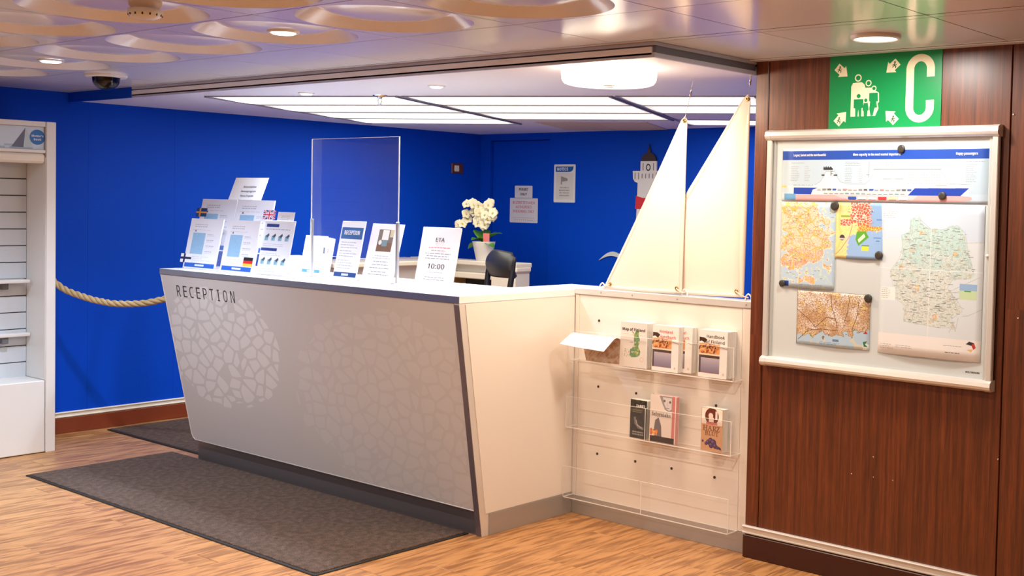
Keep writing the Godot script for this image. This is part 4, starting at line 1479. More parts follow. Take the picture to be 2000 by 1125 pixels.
func wall_things():
	var n = img(150, 200, col(232, 232, 228))
	rect(n, 14, 46, 122, 138, col(222, 220, 210))
	poly(n, [Vector2(50, 62), Vector2(96, 74), Vector2(98, 86), Vector2(50, 92)], col(150, 148, 140))
	rect(n, 50, 90, 8, 16, col(150, 148, 140))
	var a = plate("notice_sign", "white notice sign with blue heading on the blue back wall", "sign", Vector3(-6.375, 1.66, ZB), 0.228, 0.305, 0.004, printed(n, 0.4))
	var hd = mb()
	prism(hd, [Vector2(-0.095, 0.135), Vector2(-0.095, 0.092), Vector2(0.05, 0.092), Vector2(0.075, 0.097), Vector2(0.09, 0.11), Vector2(0.096, 0.135)], 0.0008, Transform3D(Basis.IDENTITY, Vector3(0, 0, 0.005)))
	obj("heading", hd, mat(col(20, 92, 166), 0.5), a)
	txt(a, "lettering", "NOTICE", 0.024, Transform3D(Basis.IDENTITY, Vector3(-0.022, 0.114, 0.0055)), M.white_ink, 0.115, true)
	var rows = ["THIS AREA IS", "MONITORED", "BY VIDEO", "SURVEILLANCE"]
	for k in 4:
		txt(a, "lettering", rows[k], 0.0095, Transform3D(Basis.IDENTITY, Vector3(0, -0.034 - k * 0.021, 0.0045)), M.grey_ink, 0.1 + 0.01 * (k % 2))
	var paper_m = mat(col(226, 224, 226), 0.5)
	var b = plate("restricted_sign", "white sign with three red lines RESTRICTED AREA on the blue door", "sign", Vector3(-6.852, 1.435, ZB - 0.03), 0.318, 0.204, 0.003, paper_m)
	for k in 3:
		txt(b, "lettering", ["RESTRICTED AREA", "AUTHORISED", "PERSONNEL ONLY"][k], 0.022, Transform3D(Basis.IDENTITY, Vector3(0, 0.064 - k * 0.036, 0.0035)), M.red_ink, [0.25, 0.18, 0.24][k])
	var under = img(200, 30, col(226, 224, 226))
	for k in 2:
		txt(b, "lettering", ["- - - - - - - - - - - -", "- - - - - - - - -"][k], 0.03, Transform3D(Basis.IDENTITY, Vector3(0, -0.058 - k * 0.018, 0.0035)), M.red_ink, [0.24, 0.2][k])
	var c = plate("small_sign", "small white two-line sign above the red-lettered one", "sign", Vector3(-6.857, 1.587, ZB - 0.03), 0.20, 0.104, 0.003, paper_m)
	txt(c, "lettering", "PERMIT", 0.021, Transform3D(Basis.IDENTITY, Vector3(0, 0.022, 0.0035)), M.ink, 0.105, true)
	txt(c, "lettering", "ONLY", 0.02, Transform3D(Basis.IDENTITY, Vector3(0, -0.018, 0.0035)), M.ink, 0.075, true)
	# light switch
	var sw = thing("light_switch", "square brown light switch with a white rocker on the blue wall", "switch", Vector3(XL, 1.772, -6.80), Basis(Vector3.UP, PI * 0.5))
	obj("cover_plate", box(Vector3(0, 0, 0.006), Vector3(0.13, 0.085, 0.012), 0.004), mat(col(96, 52, 42), 0.4), sw)
	obj("rocker", box(Vector3(-0.012, 0, 0.014), Vector3(0.05, 0.05, 0.008), 0.003), M.cream, sw)
	# lighthouse cut-out, partly behind the sail
	var l = thing("lighthouse_decoration", "lighthouse cut-out with a dark dome behind the sail", "wall decoration", Vector3(-5.515, 1.1, ZB))
	var f = Transform3D(Basis.IDENTITY, Vector3(0, -1.1, 0.018))
	var tw = mb()
	prism(tw, [Vector2(-0.125, 1.06), Vector2(-0.104, 1.48), Vector2(-0.1, 1.668), Vector2(-0.128, 1.676), Vector2(-0.146, 1.70), Vector2(-0.15, 1.758), Vector2(-0.076, 1.758), Vector2(-0.076, 1.832), Vector2(0.076, 1.832), Vector2(0.076, 1.758), Vector2(0.15, 1.758), Vector2(0.146, 1.70), Vector2(0.128, 1.676), Vector2(0.1, 1.668), Vector2(0.104, 1.48), Vector2(0.125, 1.06)], 0.012, f)
	obj("tower", tw, mat(col(222, 222, 222), 0.5), l)
	for q in [[1.47, 1.57], [1.2, 1.33]]:
		var bd = mb()
		prism(bd, [Vector2(-0.118, q[0]), Vector2(-0.112, q[1]), Vector2(-0.05, q[1] - 0.015), Vector2(0.05, q[1] - 0.015), Vector2(0.112, q[1]), Vector2(0.118, q[0])], 0.013, f.translated_local(Vector3(0, 0, 0.002)))
		obj("red_band", bd, mat(col(206, 36, 46), 0.5), l)
	var dm = []
	for k in 15:
		var an = PI * k / 14.0
		dm.append(Vector2(0.072 * cos(an), 1.832 + 0.066 * sin(an)))
	var dp = mb()
	prism(dp, dm, 0.012, f)
	bx(dp, Vector3(0, 1.91, -0.006), Vector3(0.03, 0.03, 0.012), 0.003, f)
	bx(dp, Vector3(0, 1.94, -0.006), Vector3(0.008, 0.04, 0.01), 0.002, f)
	obj("dome", dp, mat(col(50, 22, 24), 0.5), l)
	var wn = mb()
	for x in [-0.126, -0.092, -0.058, -0.024, 0.01, 0.044, 0.078, 0.112]:
		bx(wn, Vector3(x, 1.72, 0.0008), Vector3(0.006, 0.05 if absf(x) > 0.07 else 0.035, 0.0016), 0.0, f)
	bx(wn, Vector3(-0.05, 1.79, 0.0008), Vector3(0.006, 0.055, 0.0016), 0.0, f)
	bx(wn, Vector3(0.05, 1.79, 0.0008), Vector3(0.006, 0.055, 0.0016), 0.0, f)
	obj("slots", wn, M.grey_ink, l)
	var ring = mb(1)
	lathe(ring, [Vector2(0.014, 0), Vector2(0.021, 0), Vector2(0.021, 0.002), Vector2(0.014, 0.002), Vector2(0.014, 0)], 20, f * Transform3D(Basis(Vector3.RIGHT, PI * 0.5).scaled(Vector3(1, 1.3, 1)), Vector3(0, 1.785, 0)))
	obj("lantern_ring", ring, M.ink, l)
	# gull wing
	var g = thing("gull_decoration", "white gull cut-out on the blue wall beside the sail's foot", "wall decoration", Vector3(-5.86, 1.06, ZB))
	var up = []
	var dn = []
	for k in 13:
		var u = k / 12.0
		up.append(Vector2(-0.13 + 0.26 * u, 0.075 * sin(PI * minf(1.0, u * 0.9 + 0.02))))
		dn.append(Vector2(-0.13 + 0.26 * u, 0.075 * sin(PI * minf(1.0, u * 0.9 + 0.02)) - 0.034 * sin(PI * minf(u * 0.8 + 0.02, 1.0))))
	dn.reverse()
	var gs = mb()
	prism(gs, up + dn, 0.01, Transform3D(Basis.IDENTITY, Vector3(0, 0, 0.012)))
	obj("wing", gs, mat(col(210, 220, 222), 0.5), g)

# ---------------------------------------------------------------- shop shelf

func shop_shelf():
	var xf = -6.865
	var t = thing("shop_shelf", "white shop display unit with a slatted back against the blue wall", "shelf unit", Vector3(xf, 0, -3.244))
	var o = Transform3D(Basis.IDENTITY, -t.position)
	var z1 = -1.6
	obj("side_panel", span(o * Vector3(XL + 0.02, 0, -3.244), o * Vector3(xf + 0.006, 1.902, -3.190), 0.003), M.white, t)
	obj("plinth_panel", span(o * Vector3(XL + 0.02, 0.004, -3.187), o * Vector3(xf, 0.418, z1), 0.004), M.white, t)
	obj("back_sheet", span(o * Vector3(XL + 0.02, 0.4, -3.19), o * Vector3(-7.115, 1.72, z1)), M.dark, t)
	var grey = mat(col(206, 212, 218), 0.35)
	for k in 14:
		var y0 = 0.408 + k * 0.0975
		obj("slat", span(o * Vector3(-7.12, y0, -3.188), o * Vector3(-7.10, y0 + 0.0925, z1), 0.003), grey, t)
	obj("inner_cheek", span(o * Vector3(-7.10, 0.42, -3.191), o * Vector3(xf - 0.004, 1.70, -3.187), 0.001), M.white, t)
	obj("head_board", span(o * Vector3(XL + 0.02, 1.72, -3.188), o * Vector3(xf - 0.022, 1.9, z1), 0.002), M.white, t)
	obj("head_rail", span(o * Vector3(xf - 0.03, 1.722, -3.188), o * Vector3(xf, 1.742, z1), 0.003), M.white, t)
	obj("head_rail", span(o * Vector3(xf - 0.03, 1.872, -3.188), o * Vector3(xf, 1.902, z1), 0.003), M.white, t)
	var lip = mb()
	bx(lip, o * Vector3(xf - 0.03, 1.692, (z1 - 3.188) * 0.5), Vector3(0.06, 0.056, z1 + 3.188), 0.012)
	obj("light_pelmet", lip, M.cream, t)
	# header picture: two sails and a blue disc
	var hw = 1.0
	var im = img(512, 74, col(206, 222, 236))
	greek(im, 10, 60, 480, 2, 8, 6, col(170, 192, 214))
	var hp = thing("header_sign", "shelf header picture of a sailing boat with a blue round badge", "sign", Vector3(xf - 0.016, 1.744, -2.685), Basis(Vector3.UP, PI * 0.5))
	var s = mb()
	slab(s, hw, 0.126, 0.004, Transform3D.IDENTITY)
	obj("picture", s, printed(im, 0.35), hp)
	var sl = mb()
	prism(sl, [Vector2(0.318, 0.008), Vector2(0.396, 0.118), Vector2(0.385, 0.008)], 0.0006, Transform3D(Basis.IDENTITY, Vector3(0, 0, 0.001)))
	obj("dark_sail", sl, mat(col(104, 110, 130), 0.5), hp)
	var sl2 = mb()
	prism(sl2, [Vector2(0.392, 0.008), Vector2(0.402, 0.112), Vector2(0.436, 0.012)], 0.0006, Transform3D(Basis.IDENTITY, Vector3(0, 0, 0.001)))
	obj("pale_sail", sl2, mat(col(190, 208, 212), 0.5), hp)
	var bd = mb()
	disc(bd, 0.043, 0.001, Transform3D(Basis.IDENTITY, Vector3(0.462, 0.068, 0.0005)), 32)
	hp.get_child(0)
	obj("badge", bd, mat(col(46, 116, 188), 0.5), hp)
	txt(hp, "lettering", "Master's", 0.012, Transform3D(Basis.IDENTITY, Vector3(0.462, 0.075, 0.0018)), M.white_ink, 0.066, true)
	txt(hp, "lettering", "Book", 0.012, Transform3D(Basis.IDENTITY, Vector3(0.462, 0.055, 0.0018)), M.white_ink, 0.042, true)
	for q in [[0.985, -7.0, -3.165], [0.672, -7.035, -3.183]]:
		obj("display_shelf", span(o * Vector3(-7.10, q[0] - 0.012, q[2]), o * Vector3(q[1], q[0] + 0.008, z1), 0.004), M.white, t)
		obj("shelf_bracket", span(o * Vector3(-7.10, q[0] - 0.05, -3.065), o * Vector3(-7.05, q[0] - 0.012, -3.03), 0.003), M.grey_ink, t)

func rope():
	var t = thing("barrier_rope", "thick beige twisted rope hanging between shelf unit and counter", "rope", Vector3(-6.6, 0.9, -3.4))
	var run = curve([Vector3(-7.02, 1.045, -3.246), Vector3(-6.90, 0.945, -3.30), Vector3(-6.72, 0.895, -3.36), Vector3(-6.52, 0.872, -3.43), Vector3(-6.36, 0.882, -3.50), Vector3(-6.24, 0.912, -3.57), Vector3(-6.205, 0.925, -3.62)], 70)
	var m = mat(col(182, 156, 112), 0.9)
	for k in 3:
		var pts = []
		for i in run.size():
			var d = (run[mini(i + 1, run.size() - 1)] - run[maxi(i - 1, 0)]).normalized()
			var a = d.cross(Vector3.UP).normalized()
			var b = d.cross(a)
			var th = i * 0.62 + TAU * k / 3
			pts.append(run[i] + (a * cos(th) + b * sin(th)) * 0.0095 - t.position)
		var s = mb(1)
		tube(s, pts, 0.0105, 8)
		obj("strand", s, m, t)
	for q in [[run[0], run[1]], [run[-1], run[-2]]]:
		var e = mb(1)
		tube(e, [q[0] - t.position, q[0].lerp(q[1], 2.0) - t.position], 0.022, 14)
		obj("end_cap", e, M.brass, t)

# ---------------------------------------------------------------- notice board

func notice_board():
	var t = thing("notice_board", "large aluminium-framed magnetic notice board on the mahogany wall", "notice board", Vector3(-2.18, 0.839, ZW))
	var w = 1.0
	var h = 0.984
	var dep = 0.034
	obj("board_face", box(Vector3(0, h * 0.5, 0.012), Vector3(w - 0.02, h - 0.04, 0.012), 0.001), mat(col(208, 216, 218), 0.3), t)
	obj("case_edge", box(Vector3(0, h * 0.5, 0.008), Vector3(w - 0.004, h - 0.01, 0.014), 0.001), mat(col(70, 66, 66), 0.5), t)
	for sx in [-1.0, 1.0]:
		obj("side_rail", box(Vector3(sx * (w * 0.5 - 0.014), h * 0.5, 0.019), Vector3(0.024, h - 0.05, 0.032), 0.003), M.alu_white, t)
		obj("glazing_bead", box(Vector3(sx * (w * 0.5 - 0.034), h * 0.5, 0.015), Vector3(0.014, h - 0.07, 0.018), 0.003), mat(col(190, 194, 190), 0.4), t)
	for q in [[h - 0.042, h], [0.0, 0.04]]:
		var prof = [Vector2(0.0, q[0]), Vector2(dep, q[0]), Vector2(dep + 0.012, q[0] + 0.008), Vector2(dep + 0.016, q[0] + 0.018), Vector2(dep + 0.012, q[1] - 0.009), Vector2(dep, q[1] - 0.002), Vector2(dep - 0.01, q[1]), Vector2(0, q[1])]
		var p = []
		for v in prof:
			p.append(Vector2(v.x, v.y))
		var s = mb()
		prism(s, p, w - 0.05, Transform3D(Basis(Vector3(0, 0, 1), Vector3.UP, Vector3(-1, 0, 0)), Vector3(-w * 0.5 + 0.025, 0, 0)))
		obj("frame_rail", s, M.alu_white, t)
		for sx in [-1.0, 1.0]:
			var c = mb()
			var big = []
			for v in p:
				big.append(Vector2(v.x * 1.03, v.y + (0.001 if v.y > (q[0] + q[1]) * 0.5 else -0.001)))
			prism(c, big, 0.025, Transform3D(Basis(Vector3(0, 0, 1), Vector3.UP, Vector3(-1, 0, 0)), Vector3(sx * (w * 0.5 - 0.0125) - 0.0125, 0, 0)))
			obj("corner_cap", c, M.alu_white, t)
	var pin = mb(1)
	disc(pin, 0.006, 0.008, Transform3D(Basis.IDENTITY, Vector3(0.466, 0.501, 0.024)))
	obj("latch_button", pin, M.white, t)
	var lt = mb()
	txt(t, "maker_mark", "MULTIBOARD", 0.006, Transform3D(Basis.IDENTITY, Vector3(0.42, 0.063, 0.0185)), M.ink, 0.055, true)
	# papers, in world places on the face z = -4.242
	var zf = -4.2405
	sheet_on_board("ship_poster", "wide poster of a ferry cut open, at the top of the notice board", -2.155, 1.531, 0.905, 0.215, zf, ship_poster(), 0.0, 0)
	var sp = get_node("ship_poster")
	txt(sp, "lettering", "Largest, fastest and the most beautiful", 0.0095, Transform3D(Basis.IDENTITY, Vector3(-0.325, 0.188, 0.0014)), M.white_ink, 0.15, true)
	txt(sp, "lettering", "More capacity to the most wanted departures", 0.0095, Transform3D(Basis.IDENTITY, Vector3(-0.024, 0.188, 0.0014)), M.white_ink, 0.205, true)
	txt(sp, "lettering", "Happy passengers", 0.0095, Transform3D(Basis.IDENTITY, Vector3(0.347, 0.188, 0.0014)), M.white_ink, 0.085, true)
	txt(sp, "lettering", "F", 0.018, Transform3D(Basis.IDENTITY, Vector3(-0.221, 0.113, 0.0014)), M.ink, 0.011)
	sheet_on_board("city_map", "tall city map with orange streets and pale blue sea", -2.478, 1.173, 0.254, 0.354, zf + 0.001, city_map(), 0.004, 1)
	sheet_on_board("tourist_map", "bright tourist map with red blocks and a green park", -2.245, 1.304, 0.218, 0.224, zf + 0.0005, tourist_map(), 0.005, 2)
	sheet_on_board("country_map", "large pale map of Germany with a white lower margin", -1.940, 0.941, 0.42, 0.586, zf + 0.0005, germany_map(), 0.008, 3)
	var gm = get_node("country_map")
	txt(gm, "lettering", "Germany", 0.014, Transform3D(Basis.IDENTITY, Vector3(0.105, 0.062, 0.0036)), M.ink, 0.055, true)
	sheet_on_board("region_map", "brown region map hanging alone under the city map", -2.353, 0.944, 0.333, 0.221, zf + 0.0005, region_map(), 0.004, 4)
	var k = 0
	for q in [[-2.072, 1.739, 0.0155, "dark round magnet on the ferry poster's blue heading"], [-1.898, 1.559, 0.015, "dark round magnet on the ferry poster's pink hull"], [-2.355, 1.514, 0.0185, "large dark round magnet between the city map and the tourist map"], [-2.154, 1.323, 0.0165, "dark round magnet at the lower corner of the tourist map"], [-2.592, 1.188, 0.014, "dark round magnet at the lower corner of the city map"], [-2.195, 1.151, 0.0165, "dark round magnet at the upper corner of the brown region map"]]:
		var m = thing("magnet", q[3], "magnet", Vector3(q[0], q[1], zf + 0.004), Basis.IDENTITY, "round magnets on the notice board")
		var s = mb(1)
		lathe(s, [Vector2(q[2], 0), Vector2(q[2], 0.005), Vector2(q[2] - 0.002, 0.0075), Vector2(q[2] * 0.6, 0.0082), Vector2(0, 0.008)], 24, Transform3D(Basis(Vector3.RIGHT, PI * 0.5), Vector3.ZERO))
		obj("magnet_body", s, mat(col(62, 58, 52), 0.4), m)
		k += 1

func sheet_on_board(called, label, x, y, w, h, z, picture, curl, kind):
	var t = thing(called, label, "map" if kind else "poster", Vector3(x, y, z))
	var s = mb(1)
	sheet(s, 16, 16, func(u, v): return Vector3((u - 0.5) * w, v * h, 0.0012 + curl * (1.0 - v) * (1.0 - v) * sin(PI * clampf(u * 1.1 - 0.1, 0, 1)) + (0.002 * absf(sin(u * TAU)) if kind == 3 else 0.0)), 0.0006)
	obj("printed_sheet", s, printed(picture, 0.45), t)
	return t

func ship_poster():
	var W = 1280
	var H = 304
	var i = img(W, H, col(188, 210, 226))
	rect(i, 0, 0, W, 4, col(236, 236, 244))
	rect(i, 0, 14, W, 52, col(28, 76, 176))
	rect(i, 0, 254, W, 50, col(196, 216, 232))
	for q in [[60, 82, 90, 1], [60, 104, 66, 9], [150, 104, 40, 9], [414, 78, 110, 3], [414, 112, 50, 9], [500, 112, 26, 9], [660, 82, 100, 1], [660, 96, 70, 3], [1130, 80, 130, 1], [1130, 96, 60, 10]]:
		greek(i, q[0], q[1], q[2], q[3], 10, 3, col(158, 164, 170))
	var hull = col(238, 240, 236)
	# superstructure and funnel
	poly(i, [Vector2(70, 226), Vector2(70, 214), Vector2(220, 210), Vector2(258, 190), Vector2(276, 160), Vector2(290, 132), Vector2(346, 132), Vector2(362, 164), Vector2(384, 192), Vector2(430, 204), Vector2(540, 204), Vector2(566, 184), Vector2(582, 164), Vector2(586, 148), Vector2(596, 128), Vector2(980, 122), Vector2(1012, 160), Vector2(1026, 200), Vector2(1150, 204), Vector2(1156, 216), Vector2(1100, 222), Vector2(600, 226)], hull)
	poly(i, [Vector2(600, 128), Vector2(660, 118), Vector2(980, 112), Vector2(984, 122), Vector2(600, 130)], col(206, 214, 216))
	stroke(i, [Vector2(220, 210), Vector2(258, 190), Vector2(276, 160), Vector2(290, 132), Vector2(346, 132), Vector2(362, 164), Vector2(384, 192), Vector2(430, 204), Vector2(540, 204), Vector2(566, 184), Vector2(582, 164), Vector2(586, 148), Vector2(596, 128)], 2.0, col(140, 150, 154))
	stroke(i, [Vector2(980, 122), Vector2(1012, 160), Vector2(1026, 200), Vector2(1150, 204)], 2.0, col(140, 150, 154))
	rect(i, 590, 120, 400, 3, col(122, 130, 132))
	for r in 5:
		for c in 26:
			if (c * 7 + r * 3) % 5 != 0 and c * 15 < 380 + r * 12:
				rect(i, 606 + c * 15, 134 + r * 15, 5, 5, col(150, 156, 150) if c > 12 else col(196, 200, 196))
	for c in [648, 720]:
		rect(i, c, 172, 52, 20, hull)
		rect(i, c, 172, 52, 4, col(150, 156, 150))
		rect(i, c, 184, 52, 2, col(180, 184, 180))
	rect(i, 960, 204, 64, 9, col(180, 184, 184))
	poly(i, [Vector2(272, 118), Vector2(276, 104), Vector2(284, 112), Vector2(290, 102), Vector2(298, 112), Vector2(304, 102), Vector2(312, 112), Vector2(318, 104), Vector2(334, 116), Vector2(334, 124), Vector2(276, 124)], col(48, 52, 54))
	rect(i, 262, 150, 20, 8, col(60, 64, 66))
	rect(i, 340, 150, 24, 8, col(60, 64, 66))
	rect(i, 560, 76, 3, 90, col(150, 156, 158))
	rect(i, 548, 150, 16, 3, col(120, 126, 128))
	poly(i, circle(13, 14, Vector2(1108, 178)), col(236, 242, 244))
	# hull: white belly, two blue ends, pink bottom
	poly(i, [Vector2(40, 216), Vector2(1170, 216), Vector2(1140, 262), Vector2(60, 262)], col(240, 238, 236))
	poly(i, [Vector2(80, 226), Vector2(240, 226), Vector2(206, 238), Vector2(196, 264), Vector2(80, 264)], col(28, 66, 176))
	poly(i, [Vector2(840, 224), Vector2(1150, 222), Vector2(1102, 264), Vector2(800, 264)], col(28, 66, 176))
	poly(i, [Vector2(36, 266), Vector2(1110, 264), Vector2(1160, 268), Vector2(1168, 280), Vector2(1150, 290), Vector2(1080, 296), Vector2(36, 300)], col(240, 176, 176))
	poly(i, [Vector2(340, 264), Vector2(860, 264), Vector2(830, 290), Vector2(460, 292), Vector2(390, 280)], col(196, 196, 200))
	rect(i, 18, 262, 76, 36, col(104, 166, 214))
	rect(i, 0, 214, 30, 12, col(206, 206, 120))
	# cargo decks
	var cs = [col(206, 206, 204), col(228, 150, 150), col(40, 86, 180), col(150, 150, 152), col(244, 188, 188), col(172, 188, 196), col(90, 96, 98)]
	for k in 18:
		rect(i, 236 + k * 33, 230, 22 + (k * 7) % 9, 8, cs[(k * 3) % 7])
		rect(i, 236 + k * 33, 238, 24, 3, col(84, 86, 88))
	cs = [col(214, 220, 214), col(150, 200, 196), col(236, 230, 200), col(190, 192, 192)]
	for k in 15:
		rect(i, 280 + k * 34, 250, 24, 8, cs[(k * 2 + k / 4) % 4])
		rect(i, 280 + k * 34, 258, 26, 3, col(84, 86, 88))
	var low = [col(40, 86, 180), col(240, 240, 240), col(240, 240, 240), col(214, 60, 66), col(234, 206, 170), col(240, 240, 240)]
	for k in 6:
		rect(i, 436 + k * 62, 274, 52, 15, low[k])
		rect(i, 440 + k * 62, 289, 44, 3, col(84, 86, 88))
	greek(i, 78, 210, 150, 1, 4, 3, col(110, 116, 118))
	return i

func city_map():
	var land = noise(0.011, 71, 4)
	var streets = noise(0.085, 72, 1, FastNoiseLite.TYPE_CELLULAR)
	streets.fractal_type = FastNoiseLite.FRACTAL_NONE
	streets.cellular_return_type = FastNoiseLite.RETURN_DISTANCE2_SUB
	var main = streets.duplicate()
	main.frequency = 0.02
	main.seed = 77
	var i = paint(300, 418, func(x, y):
		var core = 1.05 - Vector2((x - 120) / 150.0, (y - 160) / 215.0).length()
		var v = core + land.get_noise_2d(x, y) * 0.75
		if v < 0.1:
			return col(186, 210, 230) if land.get_noise_2d(x * 3, y * 3 + 90) < 0.28 else col(204, 224, 206)
		if v < 0.14:
			return col(236, 240, 236)
		var g = land.get_noise_2d(x * 1.6 + 500, y * 1.6)
		var c = col(232, 202, 176) if y < 230 else col(220, 176, 154)
		if g > 0.3: c = col(200, 220, 160)
		if main.get_noise_2d(x, y) + 1.0 < 0.08: return col(240, 190, 100)
		if streets.get_noise_2d(x, y) + 1.0 < 0.13: return col(244, 228, 204) if g < 0.05 else col(200, 140, 112)
		return c)
	rect(i, 14, 386, 36, 26, col(28, 62, 150))
	greek(i, 110, 398, 130, 1, 8, 4, col(150, 178, 206))
	for k in 60:
		rect(i, rng.randf_range(20, 280), rng.randf_range(20, 370), rng.randf_range(5, 16), 2, col(128, 112, 110))
	return i

func tourist_map():
	var n = noise(0.05, 81, 3)
	var blocks = noise(0.07, 82, 1, FastNoiseLite.TYPE_CELLULAR)
	blocks.fractal_type = FastNoiseLite.FRACTAL_NONE
	blocks.cellular_return_type = FastNoiseLite.RETURN_DISTANCE2_SUB
	var i = paint(280, 290, func(x, y):
		var d = n.get_noise_2d(x, y) * 26.0
		var gap = blocks.get_noise_2d(x, y) + 1.0 < 0.16
		if x + d > 205 and y < 120: return col(142, 180, 224)
		if (x + d > 70 and y + d > 140 and x > 70) and not (absf(y - 128 + (x - 190) * 0.2 + d * 0.4) < 20): return col(150, 186, 230) if x > 96 + (y - 150) * -0.3 else col(226, 206, 226)
		if y + d < 112 and x + d > 88: return col(248, 226, 206) if gap else col(222, 98, 80)
		if y > 86 and y < 120 and x < 92 and x > 30: return col(248, 226, 206) if gap else col(222, 92, 74)
		if absf(y - 128 + (x - 190) * 0.2) < 24 and x > 130: return col(246, 214, 120) if gap else col(226, 138, 62)
		return col(232, 226, 150) if n.get_noise_2d(x + 300, y) > -0.12 else col(242, 214, 160))
	stroke(i, [Vector2(30, 0), Vector2(24, 120), Vector2(40, 190), Vector2(0, 280)], 8.0, col(250, 214, 120))
	stroke(i, [Vector2(100, 120), Vector2(84, 180), Vector2(40, 240), Vector2(8, 270)], 4.0, col(190, 150, 120))
	poly(i, [Vector2(128, 148), Vector2(178, 146), Vector2(196, 176), Vector2(140, 222), Vector2(122, 190)], col(92, 168, 50))
	poly(i, [Vector2(134, 190), Vector2(168, 158), Vector2(178, 174), Vector2(142, 206)], col(220, 236, 206))
	poly(i, circle(15, 16, Vector2(44, 182)), col(70, 62, 64))
	rect(i, 30, 184, 28, 8, col(220, 200, 210))
	rect(i, 34, 66, 50, 10, col(150, 170, 70))
	rect(i, 158, 222, 40, 24, col(236, 222, 70))
	rect(i, 158, 218, 42, 5, col(90, 132, 60))
	rect(i, 222, 176, 42, 4, col(72, 120, 196))
	rect(i, 236, 192, 20, 4, col(72, 120, 196))
	rect(i, 236, 84, 34, 4, col(72, 120, 196))
	poly(i, [Vector2(206, 48), Vector2(212, 34), Vector2(214, 46), Vector2(224, 48)], col(64, 84, 120))
	for k in 30:
		rect(i, rng.randf_range(70, 200), rng.randf_range(8, 108), rng.randf_range(8, 16), 2, col(150, 50, 44))
	return i

func germany_map():
	var n = noise(0.012, 91, 4)
	var out = [Vector2(120, 60), Vector2(150, 40), Vector2(160, 70), Vector2(190, 90), Vector2(240, 92), Vector2(300, 74), Vector2(330, 100), Vector2(340, 150), Vector2(350, 190), Vector2(366, 240), Vector2(350, 262), Vector2(290, 268), Vector2(270, 300), Vector2(316, 352), Vector2(330, 380), Vector2(290, 410), Vector2(300, 440), Vector2(240, 446), Vector2(190, 440), Vector2(130, 436), Vector2(104, 432), Vector2(112, 376), Vector2(60, 346), Vector2(56, 300), Vector2(44, 250), Vector2(80, 200), Vector2(92, 150), Vector2(84, 116), Vector2(120, 104)]
	var packed = PackedVector2Array(out)
	var iso = func(v, step): return absf(fposmod(v, step) - step * 0.5)
	var i = paint(400, 558, func(x, y):
		var v = n.get_noise_2d(x, y)
		var inside = Geometry2D.is_point_in_polygon(Vector2(x + v * 16, y + v * 12), packed)
		if y > 480: return col(236, 234, 232)
		var c = col(206, 222, 238) if y < 130 else col(216, 226, 232)
		if inside:
			c = col(196, 226, 222).lerp(col(222, 228, 222), clampf((y - 150) / 130.0 + v * 1.2, 0, 1))
			if iso.call(n.get_noise_2d(x * 2.4, y * 2.4), 0.17) < 0.016: c = c.lerp(col(150, 168, 166), 0.75)
			if n.get_noise_2d(x * 5.0 + 300, y * 5.0) > 0.3: c = c.lerp(col(176, 184, 176), 0.5)
			if n.get_noise_2d(x * 2 + 900, y * 2) > 0.42: c = c.lerp(col(206, 176, 140), 0.4)
		return c)
	out.append(out[0])
	stroke(i, out, 1.2, col(172, 188, 190))
	for k in 420:
		var p = Vector2(rng.randf_range(40, 366), rng.randf_range(60, 450))
		if Geometry2D.is_point_in_polygon(p, packed):
			rect(i, p.x, p.y, rng.randf_range(6, 20), 2, [col(116, 124, 126), col(150, 160, 160), col(136, 150, 150)][k % 3])
	for k in 24:
		var p = Vector2(rng.randf_range(80, 330), rng.randf_range(110, 430))
		stroke(i, [p, p + Vector2(rng.randf_range(-50, 50), rng.randf_range(-40, 40)), p + Vector2(rng.randf_range(-80, 80), rng.randf_range(-70, 70))], 1.2, col(170, 178, 172))
	for q in [Vector2(166, 106), Vector2(296, 176), Vector2(88, 232), Vector2(226, 406), Vector2(150, 306)]:
		for k in 10:
			poly(i, circle(rng.randf_range(1.5, 4), 7, q + Vector2(rng.randf_range(-9, 9), rng.randf_range(-8, 8))), [col(236, 196, 130), col(230, 170, 130)][k % 2])
	rect(i, 4, 18, 74, 40, col(240, 242, 246))
	greek(i, 8, 22, 62, 5, 7, 2, col(160, 166, 176))
	rect(i, 6, 310, 60, 48, col(240, 240, 238))
	greek(i, 10, 314, 46, 6, 7, 2, col(160, 160, 160))
	rect(i, 316, 282, 64, 56, col(198, 222, 180))
	rect(i, 316, 282, 64, 24, col(150, 186, 226))
	rect(i, 334, 306, 24, 4, col(90, 160, 80))
	rect(i, 199, 0, 2, 558, col(238, 240, 242))
	rect(i, 0, 238, 400, 2, col(240, 242, 244))
	greek(i, 10, 522, 60, 3, 7, 2, col(170, 168, 166))
	greek(i, 74, 522, 70, 2, 7, 2, col(170, 168, 166))
	greek(i, 262, 506, 80, 1, 7, 2, col(170, 168, 166))
	greek(i, 270, 530, 70, 1, 7, 3, col(120, 118, 118))
	poly(i, [Vector2(346, 496), Vector2(358, 486), Vector2(376, 490), Vector2(366, 500)], col(50, 48, 48))
	poly(i, [Vector2(366, 498), Vector2(376, 490), Vector2(382, 506), Vector2(374, 514)], col(190, 60, 50))
	poly(i, [Vector2(350, 516), Vector2(374, 512), Vector2(366, 524)], col(230, 190, 130))
	return i

